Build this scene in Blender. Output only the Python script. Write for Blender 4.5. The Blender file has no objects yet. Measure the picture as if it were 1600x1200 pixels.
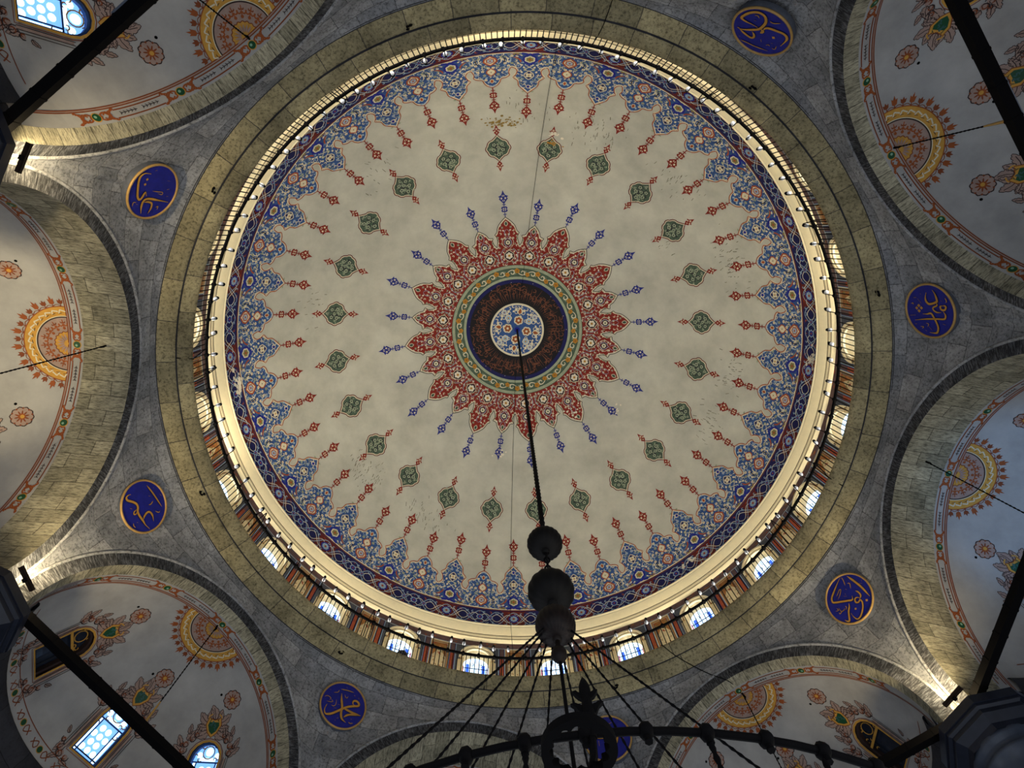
import bpy, math, random
from mathutils import Vector, Matrix
PI = math.pi
R_ = math.radians
sin, cos = math.sin, math.cos
S = bpy.context.scene
COL = S.collection
random.seed(7)

# ------------------------------------------------------------------ camera
# world: X = right of the photograph, Y = down the photograph, Z = up; the eye is at z = 0
cam_d = bpy.data.cameras.new('camera')
cam = bpy.data.objects.new('camera', cam_d)
COL.objects.link(cam)
S.camera = cam
F_PX = 935.45
cam_d.sensor_fit = 'HORIZONTAL'
cam_d.sensor_width = 36.0
cam_d.lens = 36.0 * F_PX / 1600.0
cam_d.clip_start = 0.02
cam_d.clip_end = 200
CX, CY = -0.3558, -2.7203
A_, B_ = 0.234198, -0.010454
RX = Matrix(((1, 0, 0), (0, cos(A_), -sin(A_)), (0, sin(A_), cos(A_))))
RY = Matrix(((cos(B_), 0, sin(B_)), (0, 1, 0), (-sin(B_), 0, cos(B_))))
RC = RX @ RY
right, down, fwd = Vector(RC[0]), Vector(RC[1]), Vector(RC[2])
cam.matrix_world = Matrix(((right.x, -down.x, -fwd.x, CX), (right.y, -down.y, -fwd.y, CY), (right.z, -down.z, -fwd.z, 0), (0, 0, 0, 1)))

# ------------------------------------------------------------------ light
S.view_settings.view_transform = 'Standard'
S.view_settings.look = 'None'
S.view_settings.gamma = 1.0
S.view_settings.use_curve_mapping = False
S.view_settings.exposure = 0.0
S.cycles.use_denoising = True
S.cycles.max_bounces = 6
S.cycles.diffuse_bounces = 3
W = bpy.data.worlds.new('hall_daylight')
S.world = W
W.use_nodes = True
W.node_tree.nodes['Background'].inputs[0].default_value = (0.44, 0.56, 0.80, 1)
W.node_tree.nodes['Background'].inputs[1].default_value = 0.20


def lamp(name, kind, loc, target, energy, color, size=0.3, angle=None, blend=0.6):
    d = bpy.data.lights.new(name, kind)
    d.energy = energy
    d.color = color
    if kind == 'AREA':
        d.shape = 'DISK'
        d.size = size
        if angle:
            d.spread = angle
    elif kind == 'SPOT':
        d.spot_size = angle
        d.spot_blend = blend
        d.shadow_soft_size = size
    else:
        d.shadow_soft_size = size
    o = bpy.data.objects.new(name, d)
    COL.objects.link(o)
    o.location = loc
    if target is not None:
        o.rotation_euler = (Vector(target) - Vector(loc)).to_track_quat('-Z', 'Y').to_euler()
    return o


WARM = (1.0, 0.80, 0.52)
SOFT = (1.0, 0.90, 0.72)
DAY = (0.62, 0.78, 1.0)
# added soft fill far below the eye, standing in for unseen hall light
lamp('hall_fill', 'AREA', (6.0, 0.0, -9.0), (0, 0, 10), 470, (.88, .95, 1.05), 14.0)
# added ring of fill lights in mid hall, each tinting the opposite bay
for k, (e, c) in enumerate(((60, (1.0, .90, .70)), (36, (.90, .95, 1.0)), (36, (.90, .95, 1.0)), (50, (.90, .95, 1.0)), (7, (.40, .66, 1.0)), (34, (.88, .94, 1.0)), (36, (.90, .95, 1.0)), (34, (.94, .97, 1.0)))):
    a = R_(8.9 + 45 * k)
    lamp('cross_bay_fill', 'AREA', (5.6 * cos(a), 5.6 * sin(a), 0.6), (-5.2 * cos(a), -5.2 * sin(a), 9.4), e, c, 1.6, R_(130))
# floodlights standing behind the railing and washing the dome
for k, (az, e) in enumerate(((-94, 260), (168, 230), (-20, 60), (60, 30), (130, 40))):
    a = R_(az)
    lamp('dome_floodlight', 'SPOT', (6.35 * cos(a), 6.35 * sin(a), 11.0), (6.0 * cos(a) * .92, 6.0 * sin(a) * .92, 16.0), e, (1, .86, .6), 0.1, R_(75), 0.9)
# added spots tinting the left half dome warm and the right one blue
az = R_(-171.1)
lamp('west_bay_warm_fill', 'SPOT', (8.2 * cos(az), 8.2 * sin(az), 5.6), (8.75 * cos(az), 8.75 * sin(az), 8.3), 420, (1.0, .82, .48), .3, R_(74), .6)
az = R_(8.9)
lamp('east_bay_blue_fill', 'SPOT', (8.2 * cos(az), 8.2 * sin(az), 5.6), (8.75 * cos(az), 8.75 * sin(az), 8.3), 150, (.08, .40, 1.0), .3, R_(74), .6)


# ------------------------------------------------------------------ materials
def lin(c):
    return tuple((x / 255 / 12.92) if x <= 10 else ((x / 255 + .055) / 1.055) ** 2.4 for x in c)


MATS = {}


def paint(name, rgb, rough=.75, var=.18, scale=9.0, bump=0.0, metal=0.0, spec=.3):
    m = bpy.data.materials.new(name)
    m.use_nodes = True
    nt = m.node_tree
    b = nt.nodes['Principled BSDF']
    b.inputs['Roughness'].default_value = rough
    b.inputs['Metallic'].default_value = metal
    b.inputs['Specular IOR Level'].default_value = spec
    c = lin(rgb)
    tc = nt.nodes.new('ShaderNodeTexCoord')
    no = nt.nodes.new('ShaderNodeTexNoise')
    no.inputs['Scale'].default_value = scale
    no.inputs['Detail'].default_value = 6
    no.inputs['Roughness'].default_value = .65
    nt.links.new(tc.outputs['Object'], no.inputs['Vector'])
    rp = nt.nodes.new('ShaderNodeValToRGB')
    lo, hi = 1 - var, 1 + var * .6
    rp.color_ramp.elements[0].position = .3
    rp.color_ramp.elements[1].position = .7
    rp.color_ramp.elements[0].color = tuple(min(1, x * lo) for x in c) + (1,)
    rp.color_ramp.elements[1].color = tuple(min(1, x * hi) for x in c) + (1,)
    nt.links.new(no.outputs['Fac'], rp.inputs['Fac'])
    nt.links.new(rp.outputs['Color'], b.inputs['Base Color'])
    if bump:
        bp = nt.nodes.new('ShaderNodeBump')
        bp.inputs['Strength'].default_value = bump
        bp.inputs['Distance'].default_value = .02
        nt.links.new(no.outputs['Fac'], bp.inputs['Height'])
        nt.links.new(bp.outputs['Normal'], b.inputs['Normal'])
    MATS[name] = m
    return m


def glow(name, rgb, strength):
    m = bpy.data.materials.new(name)
    m.use_nodes = True
    b = m.node_tree.nodes['Principled BSDF']
    c = lin(rgb)
    b.inputs['Base Color'].default_value = c + (1,)
    b.inputs['Roughness'].default_value = .3
    b.inputs['Emission Color'].default_value = c + (1,)
    b.inputs['Emission Strength'].default_value = strength
    MATS[name] = m
    return m


def stone(name, c1, c2, mortar, bw, rh, ms=.008, offset=.5, pit=.62, pitdark=.25, streak=None, stain=.35, bump=.5):
    """ashlar: brick pattern in UV metres, broad stains, dark pits"""
    m = bpy.data.materials.new(name)
    m.use_nodes = True
    nt = m.node_tree
    L = nt.links.new
    b = nt.nodes['Principled BSDF']
    b.inputs['Roughness'].default_value = .9
    b.inputs['Specular IOR Level'].default_value = .15
    uv = nt.nodes.new('ShaderNodeUVMap')
    tc = nt.nodes.new('ShaderNodeTexCoord')
    br = nt.nodes.new('ShaderNodeTexBrick')
    br.inputs['Scale'].default_value = 1.0
    br.inputs['Brick Width'].default_value = bw
    br.inputs['Row Height'].default_value = rh
    br.inputs['Mortar Size'].default_value = ms
    br.inputs['Mortar Smooth'].default_value = .3
    br.offset = offset
    br.inputs['Color1'].default_value = lin(c1) + (1,)
    br.inputs['Color2'].default_value = lin(c2) + (1,)
    br.inputs['Mortar'].default_value = lin(mortar) + (1,)
    # wobble the joints
    nw = nt.nodes.new('ShaderNodeTexNoise')
    nw.inputs['Scale'].default_value = 2.2
    L(tc.outputs['Object'], nw.inputs['Vector'])
    mx = nt.nodes.new('ShaderNodeVectorMath')
    mx.operation = 'MULTIPLY_ADD'
    mx.inputs[1].default_value = (.05, .05, .05)
    L(nw.outputs['Color'], mx.inputs[0])
    L(uv.outputs['UV'], mx.inputs[2])
    L(mx.outputs[0], br.inputs['Vector'])
    # broad stains
    n1 = nt.nodes.new('ShaderNodeTexNoise')
    n1.inputs['Scale'].default_value = 1.7
    n1.inputs['Detail'].default_value = 8
    n1.inputs['Roughness'].default_value = .7
    L(tc.outputs['Object'], n1.inputs['Vector'])
    r1 = nt.nodes.new('ShaderNodeValToRGB')
    r1.color_ramp.elements[0].position = .32
    r1.color_ramp.elements[1].position = .68
    v = 1 - stain
    r1.color_ramp.elements[0].color = (v, v, v, 1)
    r1.color_ramp.elements[1].color = (1.15, 1.15, 1.15, 1)
    L(n1.outputs['Fac'], r1.inputs['Fac'])
    m1 = nt.nodes.new('ShaderNodeMix')
    m1.data_type = 'RGBA'
    m1.blend_type = 'MULTIPLY'
    m1.inputs[0].default_value = 1
    L(br.outputs['Color'], m1.inputs[6])
    L(r1.outputs['Color'], m1.inputs[7])
    # pits and streaks
    mp = nt.nodes.new('ShaderNodeMapping')
    mp.inputs['Scale'].default_value = streak or (1, 1, 1)
    L(uv.outputs['UV'] if streak else tc.outputs['Object'], mp.inputs['Vector'])
    n2 = nt.nodes.new('ShaderNodeTexNoise')
    n2.inputs['Scale'].default_value = 22.0 if not streak else 9.0
    n2.inputs['Detail'].default_value = 6
    n2.inputs['Roughness'].default_value = .75
    L(mp.outputs[0], n2.inputs['Vector'])
    r2 = nt.nodes.new('ShaderNodeValToRGB')
    r2.color_ramp.elements[0].position = pit - .12
    r2.color_ramp.elements[0].color = (1, 1, 1, 1)
    r2.color_ramp.elements[1].position = pit + .04
    r2.color_ramp.elements[1].color = (pitdark, pitdark, pitdark, 1)
    L(n2.outputs['Fac'], r2.inputs['Fac'])
    m2 = nt.nodes.new('ShaderNodeMix')
    m2.data_type = 'RGBA'
    m2.blend_type = 'MULTIPLY'
    m2.inputs[0].default_value = 1
    L(m1.outputs[2], m2.inputs[6])
    L(r2.outputs['Color'], m2.inputs[7])
    L(m2.outputs[2], b.inputs['Base Color'])
    bp = nt.nodes.new('ShaderNodeBump')
    bp.inputs['Strength'].default_value = bump
    bp.inputs['Distance'].default_value = .02
    bp.invert = True
    ad = nt.nodes.new('ShaderNodeMath')
    ad.operation = 'ADD'
    L(n2.outputs['Fac'], ad.inputs[0])
    L(br.outputs['Fac'], ad.inputs[1])
    L(ad.outputs[0], bp.inputs['Height'])
    L(bp.outputs['Normal'], b.inputs['Normal'])
    MATS[name] = m
    return m


stone('stone_yellow', (186, 172, 130), (150, 140, 108), (96, 90, 78), .72, 50.0, .008, 0, .60, .35, None, .55)
stone('stone_grey', (172, 172, 172), (132, 134, 138), (104, 104, 106), .62, .36, .006, .5, .60, .35, None, .5)
stone('stone_dark', (132, 132, 134), (98, 100, 106), (76, 76, 78), .24, 9.0, .004, 0, .50, .2, (5, .8, 1), .5)
stone('stone_soffit', (192, 184, 156), (152, 146, 122), (112, 106, 90), .55, .24, .006, .5, .57, .35, (1.0, 4.5, 1), .5)
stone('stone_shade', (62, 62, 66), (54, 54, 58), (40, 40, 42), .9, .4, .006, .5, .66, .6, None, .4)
paint('plaster_dome', (188, 185, 169), .9, .2, 1.1, .12)
paint('plaster_bay', (166, 164, 160), .9, .2, 1.5, .05)
paint('plaster_crack', (116, 110, 92), .9, .1)
paint('stain_dark', (112, 108, 86), .9, .3, 14)
paint('stain_light', (222, 212, 190), .9, .1)
paint('stain_ochre', (150, 122, 62), .9, .4, 20)
paint('red_paint', (130, 34, 22))
paint('deep_red', (96, 26, 20))
paint('orange_line', (158, 74, 36))
paint('cream_paint', (212, 202, 172), .8, .08)
paint('pale_blue', (150, 172, 190))
paint('blue_paint', (48, 80, 134), .75, .25)
paint('royal_blue', (24, 30, 130))
paint('navy_paint', (20, 22, 78))
paint('finial_blue', (34, 44, 124))
paint('ink_line', (34, 30, 40))
paint('green_paint', (76, 94, 76))
paint('sage_paint', (150, 160, 132))
paint('sage_dark', (60, 76, 62))
paint('gold_paint', (176, 122, 36))
paint('black_ground', (20, 16, 18))
paint('brown_letter', (112, 66, 44))
paint('olive_paint', (128, 120, 70))
paint('marble_cream', (206, 188, 146), .6, .2, 6)
paint('marble_ochre', (150, 96, 44), .6, .5, 8)
paint('marble_rust', (150, 66, 34), .6, .4, 8)
paint('marble_plum', (92, 66, 66), .6, .4, 10)
paint('panel_grey', (74, 78, 88), .7, .3)
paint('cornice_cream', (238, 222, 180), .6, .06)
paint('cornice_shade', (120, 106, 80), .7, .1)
paint('bay_brown', (124, 62, 30))
paint('bay_rust', (146, 76, 34))
paint('bay_gold', (196, 146, 62))
paint('bay_pink', (158, 134, 122))
paint('bay_ink', (50, 36, 34))
paint('bay_green', (24, 74, 44), .5)
paint('bay_green_light', (130, 170, 140), .5)
paint('bay_teal', (52, 92, 90))
paint('iron_black', (9, 8, 9), .8, .2, 20, 0, 0, .08)
paint('iron_brown', (40, 28, 22), .5, .3, 20, 0, .5)
paint('bronze_dark', (9, 7, 6), .7, .3, 20, 0, 0, .15)
paint('bronze_glint', (20, 11, 8), .6, .6, 26, 0, 0, .2)
paint('brass', (196, 160, 100), .35, .1, 9, 0, .8)
paint('gilt_rim', (178, 142, 84), .5, .2, 9, 0, .2)
paint('gilt_letter', (190, 140, 58), .5, .15, 9, 0, .2)
paint('roundel_blue', (18, 26, 128), .6, .25, 8)
paint('roundel_ink', (14, 14, 40), .6)
paint('capital_marble', (26, 29, 40), .4, .4, 5, 0, 0, .35)
paint('shaft_marble', (62, 68, 80), .4, .3, 4, 0, 0, .35)
paint('bulb_glass', (222, 226, 236), .25, .02)
paint('speaker_grey', (92, 94, 96), .6)
paint('dark_glass', (40, 46, 58), .15, .2, 5)
paint('lead_line', (30, 34, 40), .6)
paint('strip_housing', (120, 126, 136), .5)
glow('sky_glass', (196, 222, 250), 2.2)
glow('blue_glass', (40, 92, 210), 1.3)
glow('cyan_glass', (120, 190, 240), 1.6)
glow('red_glass', (170, 30, 60), .8)
glow('bay_glass', (110, 165, 232), 1.5)
glow('bay_glass_bright', (205, 235, 255), 2.0)
glow('lamp_face', (255, 226, 160), 30.0)
glow('led_strip_face', (252, 245, 226), 57.0)


# ------------------------------------------------------------------ mesh helpers
class MB:
    def __init__(s, weld=False):
        s.v, s.f, s.m, s.uv = [], [], [], []
        s.weld = {} if weld else None

    def vert(s, p):
        if s.weld is not None:
            k = (round(p[0], 4), round(p[1], 4), round(p[2], 4))
            i = s.weld.get(k)
            if i is not None:
                return i
            s.weld[k] = len(s.v)
        s.v.append((p[0], p[1], p[2]))
        return len(s.v) - 1

    def face(s, pts, mat, uv=None):
        idx = [s.vert(p) for p in pts]
        if len(set(idx)) < 3:
            return
        if s.weld is not None and len(set(idx)) < len(idx):
            seen, keep = set(), []
            for j, i in enumerate(idx):
                if i not in seen:
                    seen.add(i)
                    keep.append(j)
            idx = [idx[j] for j in keep]
            uv = [uv[j] for j in keep] if uv else None
        s.f.append(idx)
        s.m.append(mat)
        s.uv.append(uv)

    def grid(s, rows, mat, uvs=None, close=False):
        """rows of points -> shared-vertex quads"""
        base = []
        for r in rows:
            base.append([s.vert(p) for p in r])
        n = len(rows[0])
        for i in range(len(rows) - 1):
            for j in range(n - (0 if close else 1)):
                k = (j + 1) % n
                q = [base[i][j], base[i][k], base[i + 1][k], base[i + 1][j]]
                if len(set(q)) < 3:
                    continue
                s.f.append(q if len(set(q)) == 4 else list(dict.fromkeys(q)))
                s.m.append(mat if not callable(mat) else mat(i, j))
                if uvs:
                    u = [uvs[i][j], uvs[i][j + 1], uvs[i + 1][j + 1], uvs[i + 1][j]]
                    s.uv.append(u if len(set(q)) == 4 else u[:3])
                else:
                    s.uv.append(None)

    def lathe(s, prof, mat, n=32, center=(0, 0, 0), a0=0, a1=2 * PI):
        full = abs(a1 - a0 - 2 * PI) < 1e-6
        rows, uvs, l = [], [], 0
        for i, (r, z) in enumerate(prof):
            if i:
                l += math.hypot(r - prof[i - 1][0], z - prof[i - 1][1])
            m = n if full else n + 1
            rows.append([(center[0] + r * cos(a0 + (a1 - a0) * j / n), center[1] + r * sin(a0 + (a1 - a0) * j / n), center[2] + z) for j in range(m)])
            uvs.append([((a1 - a0) * j / n * max(prof[0][0], .01), l) for j in range(n + 1)])
        s.grid(rows, mat, uvs, close=full)

    def box(s, c, sx, sy, sz, mat, rot=None):
        ps = [Vector((x * sx / 2, y * sy / 2, z * sz / 2)) for x in (-1, 1) for y in (-1, 1) for z in (-1, 1)]
        if rot is not None:
            ps = [rot @ p for p in ps]
        ps = [tuple(p + Vector(c)) for p in ps]
        for q in ((0, 1, 3, 2), (4, 6, 7, 5), (0, 4, 5, 1), (2, 3, 7, 6), (0, 2, 6, 4), (1, 5, 7, 3)):
            s.face([ps[i] for i in q], mat)

    def tube(s, pts, r, mat, n=8, cap=True, closed=False):
        pts = [Vector(p) for p in pts]
        N = len(pts)
        rows = []
        prev = None
        for i, p in enumerate(pts):
            if closed:
                t = (pts[(i + 1) % N] - pts[i - 1]).normalized()
            else:
                t = (pts[min(i + 1, N - 1)] - pts[max(i - 1, 0)]).normalized()
            ref = prev if prev is not None else (Vector((0, 0, 1)) if abs(t.z) < .9 else Vector((1, 0, 0)))
            e1 = (ref - t * ref.dot(t)).normalized()
            prev = e1
            e2 = t.cross(e1)
            rr = r[i] if isinstance(r, (list, tuple)) else r
            rows.append([tuple(p + (e1 * cos(2 * PI * k / n) + e2 * sin(2 * PI * k / n)) * rr) for k in range(n)])
        if closed:
            rows.append(rows[0])
        s.grid(rows, mat, None, close=True)
        if cap and not closed:
            s.face(rows[0][::-1], mat)
            s.face(rows[-1], mat)

    def build(s, name, parent=None, smooth=True):
        me = bpy.data.meshes.new(name)
        me.from_pydata(s.v, [], s.f)
        names = []
        for m in s.m:
            if m not in names:
                names.append(m)
        for n in names:
            me.materials.append(MATS[n])
        ix = {n: i for i, n in enumerate(names)}
        me.polygons.foreach_set('material_index', [ix[m] for m in s.m])
        me.polygons.foreach_set('use_smooth', [smooth] * len(s.f))
        if any(u is not None for u in s.uv):
            ul = me.uv_layers.new(name='UVMap')
            flat = []
            for f, u in zip(s.f, s.uv):
                for j in range(len(f)):
                    flat += list(u[j]) if u is not None and j < len(u) else [0.0, 0.0]
            ul.data.foreach_set('uv', flat)
        me.update()
        o = bpy.data.objects.new(name, me)
        COL.objects.link(o)
        if parent is not None:
            o.parent = parent
        return o


def smoothline(pts, k=4, closed=False):
    """Catmull-Rom through 2D or 3D points"""
    n = len(pts)
    if n < 3:
        return list(pts)
    out = []
    rng = n if closed else n - 1
    for i in range(rng):
        if closed:
            p0, p1, p2, p3 = pts[i - 1], pts[i], pts[(i + 1) % n], pts[(i + 2) % n]
        else:
            p0, p1, p2, p3 = pts[max(i - 1, 0)], pts[i], pts[i + 1], pts[min(i + 2, n - 1)]
        for j in range(k):
            t = j / k
            out.append(tuple(.5 * (2 * b + (c - a) * t + (2 * a - 5 * b + 4 * c - d) * t * t + (3 * b - a - 3 * c + d) * t ** 3) for a, b, c, d in zip(p0, p1, p2, p3)))
    if not closed:
        out.append(tuple(pts[-1]))
    return out


def stroke(mb, pts, w, mp, off, mat, taper=False, closed=False):
    """ribbon along a 2D line; w is a width or a list; mp maps (u, v, off) to space"""
    n = len(pts)
    if n < 2:
        return
    L_, R2 = [], []
    for i in range(n):
        a = pts[i - 1] if (i or closed) else pts[0]
        b = pts[(i + 1) % n] if (i < n - 1 or closed) else pts[-1]
        dx, dy = b[0] - a[0], b[1] - a[1]
        l = math.hypot(dx, dy) or 1e-6
        ww = (w[i] if isinstance(w, list) else w) / 2
        if taper:
            t = i / (n - 1)
            ww *= max(.22, min(1, 4 * t, 4 * (1 - t)))
        nx, ny = -dy / l * ww, dx / l * ww
        L_.append(mp(pts[i][0] + nx, pts[i][1] + ny, off))
        R2.append(mp(pts[i][0] - nx, pts[i][1] - ny, off))
    if closed:
        L_.append(L_[0])
        R2.append(R2[0])
    mb.grid([L_, R2], mat)


def fill(mb, loops, mp, off, mat, du=.15, dv=.15, uvf=None):
    """even-odd fill of 2D loops, cut into small trapezoids so that it follows the curved surface"""
    es, vs = [], set()
    for lp in loops:
        n = len(lp)
        for i in range(n):
            a, b = lp[i], lp[(i + 1) % n]
            vs.add(round(a[1], 6))
            if abs(a[1] - b[1]) > 1e-7:
                es.append((a, b) if a[1] < b[1] else (b, a))
    vs = sorted(vs)
    full = [vs[0]]
    for a, b in zip(vs, vs[1:]):
        if b - a < 1e-5:
            continue
        k = max(1, int(math.ceil((b - a) / dv)))
        full += [a + (b - a) * j / k for j in range(1, k + 1)]
    for y0, y1 in zip(full, full[1:]):
        ym = (y0 + y1) / 2
        row = []
        for a, b in es:
            if a[1] < ym < b[1]:
                g = (b[0] - a[0]) / (b[1] - a[1])
                row.append((a[0] + (ym - a[1]) * g, a[0] + (y0 - a[1]) * g, a[0] + (y1 - a[1]) * g))
        row.sort()
        for l, r in zip(row[::2], row[1::2]):
            k = max(1, int(math.ceil((r[0] - l[0]) / du)))
            for j in range(k):
                t0, t1 = j / k, (j + 1) / k
                q = [(l[1] + (r[1] - l[1]) * t0, y0), (l[1] + (r[1] - l[1]) * t1, y0), (l[2] + (r[2] - l[2]) * t1, y1), (l[2] + (r[2] - l[2]) * t0, y1)]
                mb.face([mp(x, y, off) for x, y in q], mat, [uvf(x, y) for x, y in q] if uvf else None)


def disc(mb, u, v, r, mp, off, mat, n=10, ry=None):
    c = mp(u, v, off)
    ring = [mp(u + r * cos(2 * PI * k / n), v + (ry or r) * sin(2 * PI * k / n), off) for k in range(n)]
    for k in range(n):
        mb.face([c, ring[k], ring[(k + 1) % n]], mat)


def circ(u, v, r, n=16, ry=None, a0=0, a1=2 * PI):
    return [(u + r * cos(a0 + (a1 - a0) * k / n), v + (ry or r) * sin(a0 + (a1 - a0) * k / n)) for k in range(n + (0 if abs(a1 - a0 - 2 * PI) < 1e-6 else 1))]


def petals(mb, u, v, r, n, mp, off, mat, rot=0, fat=.42):
    for k in range(n):
        a = rot + 2 * PI * k / n
        pts = []
        for t, w in ((0, .05), (.35, .8), (.7, 1), (.92, .6), (1, 0)):
            pts.append((t, w * fat))
        lp = [(u + r * (t * cos(a) - w * sin(a) * .9), v + r * (t * sin(a) + w * cos(a) * .9)) for t, w in pts] + [(u + r * (t * cos(a) + w * sin(a) * .9), v + r * (t * sin(a) - w * cos(a) * .9)) for t, w in pts[::-1]]
        mb.face([mp(x, y, off) for x, y in lp], mat)


def curl(mb, u, v, r, a, hand, mp, off, mat, w=.02, turn=4.2):
    """a comma: arc that winds in"""
    pts = []
    for i in range(7):
        t = i / 6
        rr = r * (1 - .62 * t)
        an = a + hand * turn * t
        pts.append((u + rr * cos(an), v + rr * sin(an)))
    stroke(mb, pts, [w * (.4 + .9 * sin(PI * (.15 + .8 * i / 6))) for i in range(7)], mp, off, mat)


def leaf(mb, u, v, l, a, mp, off, mat, fat=.3):
    lp = [(0, 0), (.35, fat), (.7, fat * .8), (1, 0), (.7, -fat * .6), (.35, -fat)]
    mb.face([mp(u + l * (x * cos(a) - y * sin(a)), v + l * (x * sin(a) + y * cos(a)), off) for x, y in lp], mat)


def acanthus(mb, u, v, l, a, mp, off, fillm, line, fat=.34, bend=.25):
    """lobed baroque leaf with a dark outline and a vein"""
    side = [(0, .10), (.10, .55), (.22, .80), (.30, .62), (.40, .98), (.52, 1.0), (.58, .72), (.68, .86), (.78, .70), (.82, .44), (.92, .36), (1.0, 0)]
    lp = [(t, w * fat) for t, w in side] + [(t, -w * fat) for t, w in side[::-1][1:]]
    P = lambda x, y: (u + l * (x * cos(a) - (y + bend * x * x) * sin(a)), v + l * (x * sin(a) + (y + bend * x * x) * cos(a)))
    pts = [P(x, y) for x, y in lp]
    fill(mb, [pts], mp, off, fillm, .3, .3)
    stroke(mb, pts, .009, mp, off + .002, line, closed=True)
    stroke(mb, [P(0, 0), P(.4, 0), P(.8, 0)], .010, mp, off + .002, line)


def tag(o, label=None, cat=None, group=None, kind=None):
    if label:
        o['label'] = label
    if cat:
        o['category'] = cat
    if group:
        o['group'] = group
    if kind:
        o['kind'] = kind
    return o


def empty(name, loc=(0, 0, 0), rz=0):
    o = bpy.data.objects.new(name, None)
    COL.objects.link(o)
    o.location = loc
    o.rotation_euler = (0, 0, rz)
    o.empty_display_size = .1
    return o


def copy_tree(o, parent=None):
    c = o.copy()
    COL.objects.link(c)
    if parent is not None:
        c.parent = parent
    for ch in list(o.children):
        copy_tree(ch, c)
    return c


def polar(r, deg, z):
    a = R_(deg)
    return (r * cos(a), r * sin(a), z)


PHASE = 8.9                      # azimuth of the first arch axis
BAY = [PHASE + 45 * k for k in range(8)]
PIER = [PHASE + 22.5 + 45 * k for k in range(8)]

# ------------------------------------------------------------------ dome
ZC, RD = 12.05, 6.72
V_END = 9.555


def dome_pt(th, v, off=0.0):
    r = RD - off
    a = v / RD
    return (r * sin(a) * cos(th), r * sin(a) * sin(th), ZC + r * cos(a))


def dmap(deg):
    t0 = R_(deg)
    return lambda u, v, off: dome_pt(t0 + u / (RD * max(sin(v / RD), .02)), v, off)


def pmap(deg):
    t0 = R_(deg)
    return lambda p, v, off: dome_pt(t0 + R_(p), v, off)


def inside(pt, lp):
    x, y = pt
    c = False
    n = len(lp)
    for i in range(n):
        (x0, y0), (x1, y1) = lp[i], lp[i - 1]
        if (y0 > y) != (y1 > y) and x < (x1 - x0) * (y - y0) / (y1 - y0) + x0:
            c = not c
    return c


def scatter(lp, d, avoid, rnd, tries=900, kx=1.0):
    """points well inside a loop, d apart; x is scaled by kx to metres"""
    xs, ys = [p[0] for p in lp], [p[1] for p in lp]
    out = []
    for _ in range(tries):
        p = (rnd.uniform(min(xs), max(xs)), rnd.uniform(min(ys), max(ys)))
        if not inside(p, lp):
            continue
        e = d * .42
        if not all(inside((p[0] + a * e / kx, p[1] + b * e), lp) for a, b in ((1, 0), (-1, 0), (0, 1), (0, -1))):
            continue
        if any(math.hypot((p[0] - q[0]) * kx, p[1] - q[1]) < d for q in out):
            continue
        if any(math.hypot((p[0] - q[0]) * kx, p[1] - q[1]) < q[2] for q in avoid):
            continue
        out.append(p)
    return out


def finial(mb, mp, v0, s, col, light):
    """stem, quatrefoil and lozenge pendant that ends a lobe"""
    o1, o2, o3 = .008, .011, .014
    V = lambda d: v0 + s * d
    stroke(mb, [(0, V(0)), (0, V(.80))], .022, mp, o1, col)
    for d in (.09, .40):
        stroke(mb, [(-.05, V(d)), (.05, V(d))], .022, mp, o1, col)
    petals(mb, 0, V(.25), .105, 4, mp, o1, col, PI / 4, .5)
    petals(mb, 0, V(.25), .06, 4, mp, o2, light, PI / 4, .36)
    disc(mb, 0, V(.25), .022, mp, o3, col, 6)
    c = .61
    loz = [(0, -.19), (.05, -.13), (.125, -.03), (.10, 0.02), (.145, .05), (.06, .09), (.03, .15), (0, .25), (-.03, .15), (-.06, .09), (-.145, .05), (-.10, .02), (-.125, -.03), (-.05, -.13)]
    fill(mb, [[(x, V(c + y)) for x, y in loz]], mp, o1, col, .3, .3)
    for x, y, h in ((0, .07, .05), (0, -.085, .05), (.055, -.01, .038), (-.055, -.01, .038)):
        q = [(x, y - h), (x + h * .8, y), (x, y + h), (x - h * .8, y)]
        mb.face([mp(a, V(c + b), o2) for a, b in q], light)
    for y in (.07, -.085):
        disc(mb, 0, V(c + y), .016, mp, o3, col, 6)


def flower(mb, u, v, r, mp, off, outer, light, heart, n=6, rot=0.3):
    petals(mb, u, v, r, n, mp, off, outer, rot, .5)
    petals(mb, u, v, r * .74, n, mp, off + .002, light, rot, .42)
    disc(mb, u, v, r * .26, mp, off + .004, heart, 7)


def drop_ring(mb, u, v, rx, ry, mp, off, mat, w=.035, inner=None):
    """pointed loop round a flower"""
    lp = [(0, -1), (.45, -.72), (.95, -.15), (.8, .4), (.35, .72), (0, 1), (-.35, .72), (-.8, .4), (-.95, -.15), (-.45, -.72)]
    pts = [(u + x * rx, v + y * ry) for x, y in lp]
    if inner:
        fill(mb, [pts], mp, off - .001, inner, .3, .3)
    stroke(mb, pts, w, mp, off, mat, closed=True)


dm = MB()
rows, nth, nv = [], 192, 72
for i in range(nv + 1):
    v = V_END * i / nv
    rows.append([dome_pt(2 * PI * j / nth, v) for j in range(nth)] if i else [(0, 0, ZC + RD)] * nth)
dm.grid(rows, 'plaster_dome', None, close=True)


def band(v0, v1, mat, off, p0=0, p1=360, step=2.0):
    n = max(1, int(math.ceil((p1 - p0) / step)))
    k = max(1, int(math.ceil((v1 - v0) / .2)))
    rows = [[dome_pt(R_(p0 + (p1 - p0) * j / n), v0 + (v1 - v0) * i / k, off) for j in range(n + 1)] for i in range(k + 1)]
    dm.grid(rows, mat)


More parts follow.
